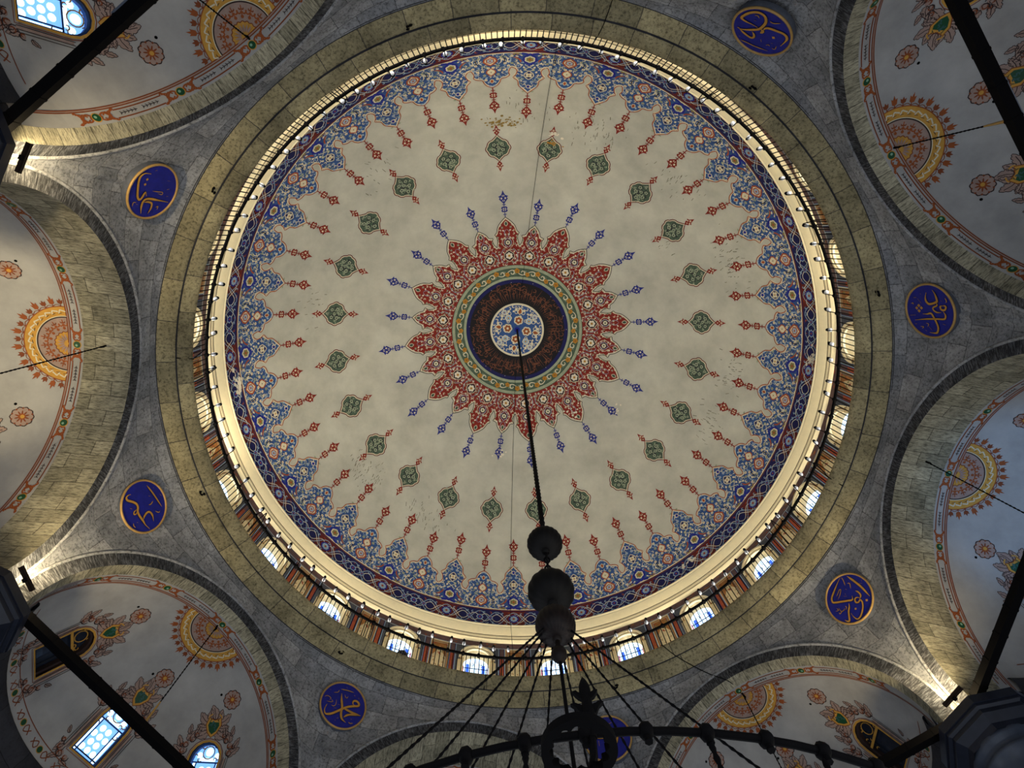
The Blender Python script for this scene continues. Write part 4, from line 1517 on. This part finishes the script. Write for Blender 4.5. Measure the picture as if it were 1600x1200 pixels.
# ------------------------------------------------------------------ calligraphy roundels
STROKES = {
'UL':[(0.034,[0.261,-0.182,0.241,-0.292,0.175,-0.344,0.087,-0.335,-0.039,-0.286,-0.123,-0.247,-0.165,-0.198,-0.141,-0.167,-0.058,-0.15,-0.032,-0.136,-0.085,-0.096]),(0.035,[-0.371,-0.057,-0.265,-0.102,-0.171,-0.106,-0.124,-0.053,-0.109,0.077,-0.101,0.36]),(0.031,[-0.187,-0.087,-0.169,-0.017,-0.18,0.057,-0.252,0.084,-0.35,0.068]),(0.038,[0.154,-0.213,0.176,-0.197]),(0.039,[0.085,-0.215,0.08,-0.196]),(0.019,[0.092,0.226,0.11,0.265]),(0.011,[0.013,-0.025,0.023,0.074,0.032,0.164,-0.005,0.172,-0.002,0.088]),(0.015,[-0.014,0.274,-0.008,0.307]),(0.01,[0.231,0.159,0.234,0.218]),(0.012,[0.326,-0.139,0.34,-0.101]),(0.011,[-0.292,-0.263,-0.23,-0.273,-0.221,-0.224]),(0.016,[-0.246,-0.211,-0.246,-0.183]),(0.013,[-0.228,0.165,-0.203,0.199,-0.26,0.207])],
'LL':[(0.037,[0.299,-0.154,0.306,-0.207,0.285,-0.251,0.235,-0.249,0.165,-0.17,0.103,-0.127,0.045,-0.127,-0.016,-0.164,-0.095,-0.163,-0.208,-0.139,-0.284,-0.13,-0.384,-0.086]),(0.021,[0.025,-0.166,0.008,-0.227,-0.027,-0.244,-0.036,-0.209,-0.013,-0.168]),(0.033,[-0.193,-0.131,-0.148,-0.084,-0.118,-0.009,-0.135,0.043,-0.209,0.066,-0.307,0.04]),(0.026,[0.299,0.193,0.116,0.246,-0.164,0.302]),(0.023,[0.1,-0.271,0.074,-0.239]),(0.013,[-0.149,-0.318,-0.19,-0.333,-0.234,-0.315]),(0.017,[-0.167,-0.258,-0.18,-0.236]),(0.016,[-0.014,0.081,-0.026,0.124,0.003,0.187]),(0.014,[-0.171,0.148,-0.222,0.196,-0.218,0.236]),(0.018,[0.121,0.144,0.102,0.171]),(0.016,[0.048,0.362,0.006,0.385]),(0.014,[0.205,0.292,0.195,0.302])],
'B1':[(0.039,[0.111,0.191,0.064,0.068,0.008,-0.049,-0.014,-0.159,-0.065,-0.253,-0.157,-0.288]),(0.039,[0.292,-0.121,0.297,-0.229,0.25,-0.295,0.159,-0.257,0.075,-0.172,-0.001,-0.085,-0.089,-0.002,-0.186,0.061,-0.271,0.107,-0.264,0.156,-0.204,0.179,-0.154,0.149,-0.163,0.096,-0.207,0.087]),(0.04,[-0.031,-0.06,-0.132,-0.062,-0.253,-0.065,-0.378,-0.05]),(0.035,[-0.358,-0.05,-0.242,-0.09,-0.142,-0.143,-0.089,-0.212]),(0.016,[0.155,0.265,0.025,0.298,-0.103,0.314]),(0.011,[0.26,0.143,0.185,0.185,0.18,0.236]),(0.011,[0.047,0.196,0.012,0.156,-0.015,0.153,-0.025,0.195]),(0.025,[-0.126,0.267,-0.15,0.258]),(0.014,[-0.225,0.263,-0.239,0.238]),(0.019,[0.029,-0.288,-0.003,-0.268]),(0.009,[0.037,-0.341,0.041,-0.318]),(0.014,[-0.204,-0.256,-0.239,-0.269,-0.288,-0.241]),(0.02,[-0.224,-0.188,-0.242,-0.184]),(0.011,[0.388,-0.01,0.345,0.032,0.27,0.018,0.281,-0.029]),(0.01,[0.323,-0.07,0.242,-0.051,0.212,-0.026,0.251,-0.004]),(0.01,[0.213,-0.098,0.171,-0.103,0.138,-0.061,0.159,0.041]),(0.01,[0.108,-0.037,0.051,-0.029]),(0.009,[0.158,-0.137,0.097,-0.114]),(0.011,[0.343,0.175,0.326,0.157]),(0.012,[0.064,0.349,0.049,0.335])],
'RL':[(0.032,[-0.172,0.366,-0.058,0.337,0.103,0.285,0.203,0.247,0.247,0.2,0.244,0.155,0.14,0.062,0.05,-0.015,-0.016,-0.071,-0.048,-0.061,-0.075,-0.024]),(0.031,[0.329,-0.203,0.313,-0.252,0.282,-0.275,0.23,-0.222,0.172,-0.157,0.104,-0.115,0.064,-0.066]),(0.035,[-0.276,0.281,-0.292,0.138,-0.301,-0.057,-0.28,-0.272]),(0.028,[-0.181,-0.012,-0.198,-0.073,-0.185,-0.14,-0.137,-0.165]),(0.027,[-0.13,-0.171,-0.129,-0.135,-0.095,-0.102,-0.056,-0.111,-0.036,-0.155,-0.069,-0.187,-0.12,-0.186,-0.112,-0.243,-0.053,-0.307,0.04,-0.357,0.115,-0.375,0.165,-0.358,0.177,-0.281,0.163,-0.206]),(0.042,[-0.183,-0.265,-0.201,-0.286]),(0.036,[0.061,-0.21,0.043,-0.231]),(0.013,[-0.191,0.35,-0.168,0.275,-0.125,0.197]),(0.012,[0.152,0.131,0.059,0.162,-0.011,0.206,0.002,0.228,0.091,0.2,0.131,0.191]),(0.012,[-0.18,0.187,-0.208,0.153,-0.153,0.078]),(0.021,[-0.081,0.15,-0.093,0.122]),(0.012,[0.035,0.091,-0.006,0.043]),(0.013,[-0.018,0.099,-0.011,0.08]),(0.013,[-0.324,0.02,-0.36,-0.024]),(0.012,[-0.395,0.025,-0.382,0.005]),(0.01,[0.284,0.05,0.284,-0.004,0.336,0.029]),(0.01,[0.251,0.026,0.265,-0.052,0.219,-0.077,0.174,-0.061]),(0.011,[0.304,-0.035,0.31,-0.067,0.232,-0.062]),(0.01,[0.145,-0.048,0.145,-0.081,0.187,-0.1])],
'R':[(0.034,[-0.306,0.029,-0.222,0.052,-0.161,0.043,-0.119,-0.002,-0.128,-0.072,-0.153,-0.132,-0.18,-0.154,-0.282,-0.125,-0.349,-0.083]),(0.025,[-0.153,-0.132,-0.102,-0.147,-0.062,-0.075,-0.019,-0.081,0.012,-0.136,0.011,-0.213]),(0.029,[-0.099,-0.251,-0.088,-0.203,-0.037,-0.217,-0.032,-0.273,-0.076,-0.301,-0.101,-0.279,-0.099,-0.242]),(0.027,[-0.013,-0.243,0.036,-0.277,0.079,-0.282,0.116,-0.251,0.123,-0.116,0.139,0.084,0.169,0.282]),(0.031,[0.053,0.125,0.051,0.045,0.037,-0.026,0.096,-0.07,0.18,-0.111,0.266,-0.137,0.343,-0.115,0.362,-0.064,0.358,0.025]),(0.048,[-0.091,0.192,-0.073,0.189]),(0.048,[-0.043,0.234,-0.034,0.232]),(0.048,[-0.049,0.146,-0.04,0.144]),(0.05,[0.003,0.192,0.012,0.191]),(0.017,[0.093,0.369,0.081,0.262]),(0.019,[-0.212,0.273,-0.219,0.22]),(0.01,[-0.202,0.201,-0.121,0.133]),(0.014,[-0.11,0.331,-0.121,0.293,-0.094,0.291]),(0.015,[-0.281,0.147,-0.28,0.127]),(0.014,[-0.229,-0.296,-0.179,-0.319,-0.153,-0.303]),(0.01,[-0.183,-0.212,-0.171,-0.244]),(0.016,[0.196,-0.224,0.21,-0.27]),(0.017,[0.234,0.289,0.23,0.252]),(0.011,[0.27,0.189,0.273,0.128,0.304,0.161]),(0.01,[0.206,0.08,0.219,0.031,0.267,0.056]),(0.011,[0.264,0.026,0.313,-0.019]),(0.011,[0.325,0.102,0.34,0.073])],
'UR':[(0.038,[-0.318,0.187,-0.257,0.176,-0.189,0.122,-0.112,0.042,-0.057,-0.042,-0.054,-0.189,-0.103,-0.27,-0.166,-0.294,-0.24,-0.273,-0.313,-0.195,-0.355,-0.09,-0.36,-0.011,-0.284,-0.004,-0.19,-0.026,-0.091,-0.039]),(0.033,[-0.305,0.172,-0.204,0.203,-0.064,0.206,-0.035,0.157,-0.062,0.115,-0.112,0.085]),(0.042,[-0.006,0.023,0.004,-0.032,-0.033,-0.047]),(0.038,[-0.002,-0.04,-0.002,-0.11,0.047,-0.157,0.147,-0.194,0.234,-0.222,0.307,-0.207,0.341,-0.145,0.343,0.001]),(0.015,[-0.026,-0.268,0.03,-0.276,0.102,-0.349]),(0.045,[0.164,-0.035,0.197,-0.066]),(0.016,[-0.152,0.366,-0.059,0.335,0.072,0.305,0.266,0.23]),(0.012,[-0.244,-0.197,-0.208,-0.223,-0.167,-0.2]),(0.016,[-0.199,-0.111,-0.176,-0.13]),(0.02,[0.064,0.118,0.099,0.151]),(0.02,[0.079,0.398,0.096,0.41]),(0.013,[0.204,0.351,0.223,0.321]),(0.011,[0.183,0.159,0.203,0.12,0.235,0.128]),(0.011,[0.212,0.065,0.243,0.043]),(0.011,[0.279,0.137,0.321,0.118,0.302,0.049]),(0.009,[-0.211,0.314,-0.189,0.304])],
'B2':[(0.046,[0.15,-0.277,0.108,-0.311,0.037,-0.285,-0.016,-0.263,-0.078,-0.276]),(0.024,[0.066,0.236,-0.13,0.283]),(0.016,[0.333,-0.122,0.319,-0.225,0.287,-0.314]),(0.021,[0.098,0.333,0.049,0.323]),(0.02,[0.182,-0.019,0.185,-0.12]),(0.023,[0.034,-0.068,0.009,-0.065]),(0.023,[-0.216,-0.019,-0.303,-0.072]),(0.041,[0.28,0.177,0.201,0.055,0.041,0.02,-0.128,0.035]),(0.034,[-0.153,0.152,-0.188,0.005,-0.114,-0.184])],

}
RD_AZ = {'UL': (-148.79, 9.54, 6.68, 'blue calligraphy roundel with a cane-shaped gold letter, between the two bays at upper left'),
         'LL': (165.67, 9.48, 6.745, 'blue calligraphy roundel with one detached straight gold bar, below the warm-lit left bay'),
         'B1': (120.78, 9.555, 6.715, 'blue calligraphy roundel with thick crossing gold letters, at lower left under the speaker'),
         'RL': (31.09, 9.41, 6.725, 'blue calligraphy roundel with angular gold letters and two dots, above the lower right floodlight'),
         'R': (-14.11, 9.58, 6.705, 'blue calligraphy roundel with four gold dots in a diamond, right of the dome'),
         'UR': (-59.35, 9.56, 6.61, 'blue calligraphy roundel with a big looped gold letter, at top right between two bays'),
         'B2': (76.4, 9.5, 6.70, 'blue calligraphy roundel partly hidden behind the hanging chandelier')}
TAU = R_(12.0)
for key, (az, z, rho, label) in RD_AZ.items():
    er, et = Vector((cos(R_(az)), sin(R_(az)), 0)), Vector((-sin(R_(az)), cos(R_(az)), 0))
    upv = Vector((0, 0, 1)) * cos(TAU) - er * sin(TAU)
    nn = et.cross(upv)                      # points outward or inward
    if nn.dot(er) > 0:
        nn = -nn
    M4 = Matrix(((et.x, upv.x, nn.x, 0), (et.y, upv.y, nn.y, 0), (et.z, upv.z, nn.z, 0), (0, 0, 0, 1)))
    root = empty('calligraphy_roundel')
    root.matrix_world = Matrix.Translation(er * (rho - .03) + Vector((0, 0, z))) @ M4
    tag(root, label, 'roundel', 'blue calligraphy roundels between the bays')
    fl = lambda u, v, off: (u, v, off)
    RDD = .454
    f = MB()
    f.grid([[(q * cos(2 * PI * j / 40), q * sin(2 * PI * j / 40), h) for j in range(40)] for q, h in ((.001, .0), (.2, .0), (RDD - .02, .0))], 'roundel_blue', None, close=True)
    f.grid([[(q * cos(2 * PI * j / 40), q * sin(2 * PI * j / 40), h) for j in range(40)] for q, h in ((RDD - .02, .0), (RDD + .002, -.02), (RDD + .002, -.10))], 'panel_grey', None, close=True)
    f.build('field', root)
    f = MB()
    f.tube([((RDD - .012) * cos(2 * PI * j / 48), (RDD - .012) * sin(2 * PI * j / 48), .004) for j in range(48)], .019, 'gilt_rim', 8, closed=True)
    f.build('rim', root)
    f = MB()
    for w, flat in STROKES[key]:
        pts = list(zip(flat[::2], flat[1::2]))
        if len(pts) == 2 and math.hypot(pts[0][0] - pts[1][0], pts[0][1] - pts[1][1]) < w * 1.1 and w > .03:
            u, v = (pts[0][0] + pts[1][0]) / 2, (pts[0][1] + pts[1][1]) / 2
            f.face([fl(u + a * w * .62, v + c * w * .62, .008) for a, c in ((1, 0), (0, 1), (-1, 0), (0, -1))], 'gilt_letter')
            continue
        pts = smoothline(pts, 5)
        n = len(pts)
        stroke(f, pts, [w * 1.45 * max(.3, min(1, 5 * i / n, 5 * (n - 1 - i) / n + .1)) for i in range(n)], fl, .006, 'roundel_ink')
        stroke(f, pts, [w * max(.25, min(1, 5 * i / n, 5 * (n - 1 - i) / n)) for i in range(n)], fl, .011, 'gilt_letter')
    f.build('lettering', root)

# ------------------------------------------------------------------ chandelier on the dome's axis
ch = empty('chandelier', (0, 0, 1.25))
tag(ch, 'huge dark iron ring chandelier hanging on one long chain with three gourd balls', 'chandelier')
dz = -1.25
c = MB()
pts, rad_ = [], []
z = 18.76
while z > 5.15:
    pts.append((0, 0, z + dz))
    rad_.append(.030 if len(pts) % 2 else .022)
    z -= .05
c.tube(pts, rad_, 'iron_black', 6)
c.build('main_chain', ch)


def gourd(name, z0, z1, rmax, ribs, mat):
    m = MB()
    rows = []
    n = 72
    for i in range(25):
        a = PI * i / 24
        zz = (z0 + z1) / 2 - (z1 - z0) / 2 * cos(a)
        rr = rmax * (sin(a) ** .8 if 0 < i < 24 else .02)
        rows.append([(rr * (1 + .05 * abs(sin(ribs * PI * j / n))) * cos(2 * PI * j / n), rr * (1 + .05 * abs(sin(ribs * PI * j / n))) * sin(2 * PI * j / n), zz + dz) for j in range(n)])
    m.grid(rows, mat, None, close=True)
    m.lathe([(rmax * .25, z1 - .02 + dz), (rmax * .22, z1 + .03 + dz), (.01, z1 + .04 + dz)], mat, 12)
    m.lathe([(.01, z0 - .04 + dz), (rmax * .22, z0 - .03 + dz), (rmax * .25, z0 + .03 + dz)], mat, 12)
    return m.build(name, ch)


gourd('ball', 4.90, 5.18, .158, 20, 'bronze_dark')
gourd('ball', 4.10, 4.42, .180, 14, 'bronze_dark')
gourd('ball', 3.68, 3.97, .142, 24, 'bronze_glint')
c = MB()
for j in range(7):
    zz = 4.88 - .068 * j
    a = j % 2 * PI / 2
    c.tube([(.024 * cos(t) * cos(a), .024 * cos(t) * sin(a), zz + .045 * sin(t) + dz) for t in [2 * PI * i / 12 for i in range(12)]], .009, 'iron_black', 5, closed=True)
c.build('link_chain', ch)
c = MB()
c.lathe([(.02, 3.69), (.018, 3.585), (.036, 3.565), (.054, 3.53), (.054, 3.495), (.036, 3.46), (.012, 3.44), (.004, 3.41), (.001, 3.405)], 'bronze_glint', 18, (0, 0, dz))
c.build('finial', ch)
c = MB()
c.tube([(0, 0, 3.46 + dz), (0.02, .10, -.35)], .012, 'iron_black', 8)
c.build('rod', ch)
# suspension chains to the ring
RG = 1.53
for d in (16, 39, 72, 104, 131, 156, 182, 206, -16):
    a = R_(d)
    A, Bv = Vector((.10 * cos(a), .10 * sin(a), 3.74 + dz)), Vector((RG * cos(a), RG * sin(a), .02))
    n = 110
    c = MB()
    c.tube([A + (Bv - A) * (i / n) for i in range(n + 1)], [.0095 if i % 2 else .0055 for i in range(n + 1)], 'iron_black', 5)
    c.build('suspension_chain', ch)
# ring with knuckles
c = MB()
c.tube([(RG * cos(R_(4 * j)), RG * sin(R_(4 * j)), 0) for j in range(90)], .0105, 'iron_black', 8, closed=True)
rg = c.build('ring', ch)
kn = MB()
kn.lathe([(.001, -.012), (.012, -.012), (.021, -.004), (.021, .004), (.012, .012), (.001, .012)], 'iron_black', 8)
kp = MB()
kp.tube([(0, 0, .03), (0, 0, -.035)], [.008, .012], 'iron_black', 6)
k0 = None
for j in range(63):
    a = R_(-90.3 + 360 / 63 * j)
    if abs((j + 31) % 63 - 31) > 9:
        continue
    m = MB()
    p = Vector((RG * cos(a), RG * sin(a), 0))
    t = Vector((-sin(a), cos(a), 0))
    if k0 is None:
        m.tube([(RG, -.016, 0), (RG, -.008, 0), (RG, .008, 0), (RG, .016, 0)], [.014, .022, .022, .014], 'iron_black', 8)
        m.tube([(RG, 0, .026), (RG, 0, -.034)], [.006, .011], 'iron_black', 6)
        k0 = o = m.build('knuckle', rg)
    else:
        o = k0.copy()
        COL.objects.link(o)
        o.parent = rg
    o.rotation_euler = (0, 0, a)
# hanging rods below two knuckles
for d in (-84.6, -73.7, -101.7):
    a = R_(d)
    m = MB()
    n = 30
    m.tube([(RG * cos(a), RG * sin(a), -.03 - .016 * i) for i in range(n)], [.009 if i % 2 else .005 for i in range(n)], 'iron_black', 6)
    m.build('lamp_hanger', ch)
# lotus finial and scalloped candle hoop on the ring
LP = (-.143, -1.527)
m = MB()
prof = [(.010, -.02), (.013, .01), (.017, .04), (.018, .062), (.014, .095), (.013, .115), (.016, .140), (.015, .158), (.009, .178), (.0005, .196)]
m.lathe(prof, 'iron_black', 20, (LP[0], LP[1], .0))
la = R_(-95.3)
tx, ty = -sin(la), cos(la)
for s_ in (1, -1):
    for z0, z1, w in ((.045, .094, .044), (.105, .138, .034)):
        q = [(.008, z0), (.022, z0 + (z1 - z0) * .35), (.030, z0 + (z1 - z0) * .72), (w, z1), (w * .72, z1 + .003), (.020, z1 - .004), (.008, z1 - .010)]
        F = [[(LP[0] + s_ * x * tx + d * cos(la), LP[1] + s_ * x * ty + d * sin(la), z) for x, z in q] for d in (-.006, .006)]
        m.face(F[0], 'iron_black')
        m.face(F[1][::-1], 'iron_black')
        for i in range(len(q)):
            j = (i + 1) % len(q)
            m.face([F[0][i], F[1][i], F[1][j], F[0][j]], 'iron_black')
m.build('lotus_finial', ch)
m = MB()
hx, hy, hz = -.193, -1.61, -.13
rows = []
n = 96
for q in range(4):
    row = []
    for j in range(n):
        a = 2 * PI * j / n
        sc = .058 + .011 * abs(sin(a * 6.5))
        r, zz = ((.086, .012), (.086, -.012), (sc, -.012), (sc, .012))[q]
        row.append((hx + r * cos(a), hy + r * sin(a), hz + zz))
    rows.append(row)
rows.append(rows[0])
m.grid(rows, 'iron_black', None, close=True)
m.tube([(hx + .03, hy + .07, hz), (hx + .045, hy + .085, hz + .06), (LP[0], LP[1], 0)], .010, 'iron_black', 6)
m.build('candle_hoop', ch, False)

# ------------------------------------------------------------------ tie bars across the bays, strip lights on them
BAYNAME = {0: ('right bay', 'right'), 1: ('lower right bay', 'lower right'), 3: ('lower left bay', 'lower left'), 5: ('upper left bay', 'upper left'), 7: ('upper right bay', 'upper right')}
LAB = {0: 'thick black tie bar rising from the capital at lower right across the blue-lit right bay',
       1: 'thick black tie bar meeting the lower right capital in front of the dark arched window',
       3: 'thick black tie bar crossing the lower left bay in front of its windows',
       5: 'thick black tie bar crossing the upper left bay below its bright window',
       7: 'thick black tie bar slanting down the upper right bay'}
for k in (0, 1, 3, 5, 7):
    m = MB()
    m.box((0, 0, 0), .12, 4.86, .11, 'iron_black')
    for y in [-2.2 + .4 * i for i in range(12)]:
        m.box((0, y, 0), .128, .03, .118, 'iron_black')
    o = m.build('tie_bar', smooth=False)
    o.location = polar(6.55, BAY[k], 6.95)
    o.rotation_euler = (0, 0, R_(BAY[k]))
    tag(o, LAB[k], 'tie bar', 'black tie bars across the bays')
    if k in (3, 5, 7):
        s = MB()
        s.box((0, 0, 0), .05, 1.25, .05, 'strip_housing')
        o = s.build('strip_light', smooth=False)
        h = s and o
        o.location = Vector(polar(6.55 + .10, BAY[k], 6.99))
        o.rotation_euler = (0, 0, R_(BAY[k]))
        tag(o, 'slim pale strip light on the back of the ' + BAYNAME[k][1] + ' tie bar', 'light', 'strip lights on the tie bars')

# ------------------------------------------------------------------ chains hanging from the crowns of the bays
for k, t, top, zend, rod, lab in ((5, .02, 9.46, 7.2, 0, 'black chain hanging from the crown of the upper left bay past its half rosette'),
                                   (7, -.07, 9.46, 7.31, .45, 'black chain with a brass end hanging in the upper right bay'),
                                   (3, .04, 9.46, 7.17, .5, 'black chain with a tapered brass end hanging in the lower left bay'),
                                   (1, -.03, 9.46, 6.4, 0, 'black chain hanging in the lower right bay behind the chandelier ring'),
                                   (4, .04, 9.47, 6.6, 0, 'twisted black chain hanging in the warm-lit left bay'),
                                   (0, -.14, 9.47, 6.6, 0, 'thin black chain hanging in the blue-lit right bay')):
    root = empty('hanging_chain', polar(6.83, BAY[k], 0) if False else (0, 0, 0))
    az = R_(BAY[k])
    px = 6.83 * cos(az) - t * sin(az), 6.83 * sin(az) + t * cos(az)
    root.location = (px[0], px[1], top)
    tag(root, lab, 'chain', 'lamp chains in the bays')
    m = MB()
    L = top - zend - rod
    n = int(L / .035)
    m.tube([(0, 0, -L * i / n) for i in range(n + 1)], [.013 if i % 2 else .007 for i in range(n + 1)], 'iron_black', 5)
    m.build('chain', root)
    m = MB()
    m.tube([(0, 0, .06), (0, 0, 0), (.02, 0, -.05), (0, 0, -.09)], .016, 'iron_black', 6)
    m.build('hook', root)
    if rod:
        m = MB()
        m.tube([(0, 0, -L), (0, 0, -L - rod)], [.012, .026], 'brass', 8)
        m.build('brass_end', root)

# ------------------------------------------------------------------ floodlights on the capitals
for k, toff, lab in ((0, -.16, 'black floodlight bar glowing on the capital at lower right'), (3, .12, 'black floodlight bar glowing on the lower of two left capitals'), (4, .19, 'black floodlight bar glowing on the upper of two left capitals')):
    az = R_(PIER[k])
    er, et = Vector((cos(az), sin(az), 0)), Vector((-sin(az), cos(az), 0))
    root = empty('floodlight', er * 6.575 + et * toff + Vector((0, 0, 6.86)), az)
    tag(root, lab, 'floodlight', 'floodlights on the capitals')
    m = MB()
    m.box((-.01, 0, 0), .02, .35, .04, 'iron_brown')
    m.box((.008, 0, -.02), .04, .35, .010, 'iron_brown')
    hs = m.build('housing', root, False)
    m = MB()
    m.face([(-.004, -.165, .022), (-.004, .165, .022), (.03, .165, -.016), (.03, -.165, -.016)], 'lamp_face')
    m.build('lens', hs, False)
    m = MB()
    m.box((.0, 0, -.045), .03, .05, .04, 'iron_black')
    m.build('bracket', root, False)
    p = er * 6.60 + et * toff + Vector((0, 0, 6.90))
    lamp('floodlight_spill', 'POINT', er * 6.70 + et * toff * .5 + Vector((0, 0, 6.98)), None, 20, (1.0, .80, .47), .05)
    lamp('floodlight_beam', 'SPOT', p, er * 6.92 + et * toff * .1 + Vector((0, 0, 8.0)), 230, (1.0, .80, .47), .05, R_(92), .9)

# ------------------------------------------------------------------ small fixtures: hooks, speaker, wires
for d, z, r, lab in ((-145.8, 10.33, 6.24, 'small iron hook on the stone ring above the upper left roundel'), (162.9, 10.33, 6.24, 'small iron hook on the stone ring beside the lower left roundel'),
                     (124.7, 10.30, 6.32, 'small iron hook on the stone ring above the lower left-hand roundel with crossing letters'), (-17.3, 10.30, 6.32, 'small iron hook on the stone ring beside the roundel with four dots'),
                     (-107.5, 10.33, 6.24, 'small iron hook at the top of the stone ring left of the thin wire'), (-55.1, 10.33, 6.24, 'small iron hook on the stone ring below the top right roundel'),
                     (72.7, 10.3, 6.3, 'small iron hook on the stone ring behind the chandelier chains')):
    m = MB()
    m.tube([(0, 0, .03), (0, 0, -.03), (-.015, .02, -.06), (-.01, .06, -.07), (0, .08, -.04), (0, .06, -.01)], .016, 'iron_black', 6)
    m.lathe([(.001, .02), (.04, .02), (.04, 0), (.001, -.005)], 'iron_black', 10)
    o = m.build('iron_hook')
    o.location = polar(r, d, z + .02)
    o.rotation_euler = (0, 0, R_(d))
    tag(o, lab, 'hook', 'iron hooks on the stone ring')
sp = empty('loudspeaker', polar(6.28, 114.0, 10.9), R_(114.0))
tag(sp, 'small round grey loudspeaker standing on the ledge before a dome window', 'loudspeaker')
m = MB()
n = Vector((-1, 0, -.5)).normalized()
q = n.to_track_quat('Z', 'Y').to_matrix()
cc = MB()
cc.lathe([(.001, -.06), (.10, -.055), (.125, -.02), (.125, .02), (.11, .035), (.001, .03)], 'speaker_grey', 24)
cc.v = [tuple(q @ Vector(p)) for p in cc.v]
cc.build('cabinet', sp)
cc = MB()
for x, y, r in ((0, 0, .03), (.05, .05, .016), (-.05, .05, .016), (.05, -.05, .016), (-.05, -.05, .016), (.07, 0, .014), (-.07, 0, .014)):
    cc.lathe([(.001, .04), (r, .04), (r, .025)], 'iron_black', 10, (x, y, 0))
cc.v = [tuple(q @ Vector(p)) for p in cc.v]
cc.build('grille', sp)
cc = MB()
cc.tube([(.04, 0, -.02), (.08, 0, -.15), (.08, 0, -.28)], .02, 'iron_black', 6)
cc.build('stand', sp)

wires = (('thin dark cable running down the stone ring into the lower right bay', [polar(6.0, 62.2, 10.62), polar(5.985, 61.8, 10.55), polar(6.15, 60.5, 10.36), polar(6.43, 58.5, 10.21), polar(6.44, 56.5, 9.85), polar(6.43, 54.6, 9.55), polar(6.60, 54.0, 9.53), polar(6.83, 53.8, 9.50)], .008),
         ('thin wire running from the black inscription ring up to the top railing', [dome_pt(R_(-84), v, .02) for v in (1.0, 2, 3, 4, 5, 6, 7, 8, 9, 9.5)] + [polar(6.5, -84, 13.0), polar(6.05, -82.5, 11.2)], .005),
         ('thin wire beside the main chandelier chain from the dome centre to the lower railing', [dome_pt(R_(92.2), v, .02) for v in (1.0, 2, 3, 4, 5, 6, 7, 8, 9, 9.5)] + [polar(6.5, 92.2, 13.0), polar(6.1, 92, 11.3)], .005),
         ('short dark cable crossing the ledge beside the warm-lit left bay', [polar(6.07, -173, 11.2), polar(5.99, -173.5, 10.62), polar(6.0, -173.5, 10.55), polar(6.17, -173.2, 10.36)], .010),
         ('short dark cable crossing the ledge above the right bay', [polar(6.07, 15.5, 11.2), polar(5.99, 15.8, 10.62), polar(6.0, 15.9, 10.55), polar(6.17, 16.2, 10.36)], .010),
         ('short dark cable hanging over the ledge below the lower window', [polar(6.02, 97.4, 10.8), polar(5.99, 97.5, 10.62), polar(6.0, 97.5, 10.55), polar(6.17, 97.6, 10.36)], .010),
         ('thin cable leading over the stone ring at the top of the dome', [polar(6.05, -79.5, 11.2), polar(5.99, -79.3, 10.6), polar(6.16, -78.8, 10.36), polar(6.44, -78.5, 10.2)], .007))
for lab, pts, r in wires:
    m = MB()
    m.tube(smoothline(pts, 3), r, 'iron_black', 5)
    tag(m.build('cable'), lab, 'cable')
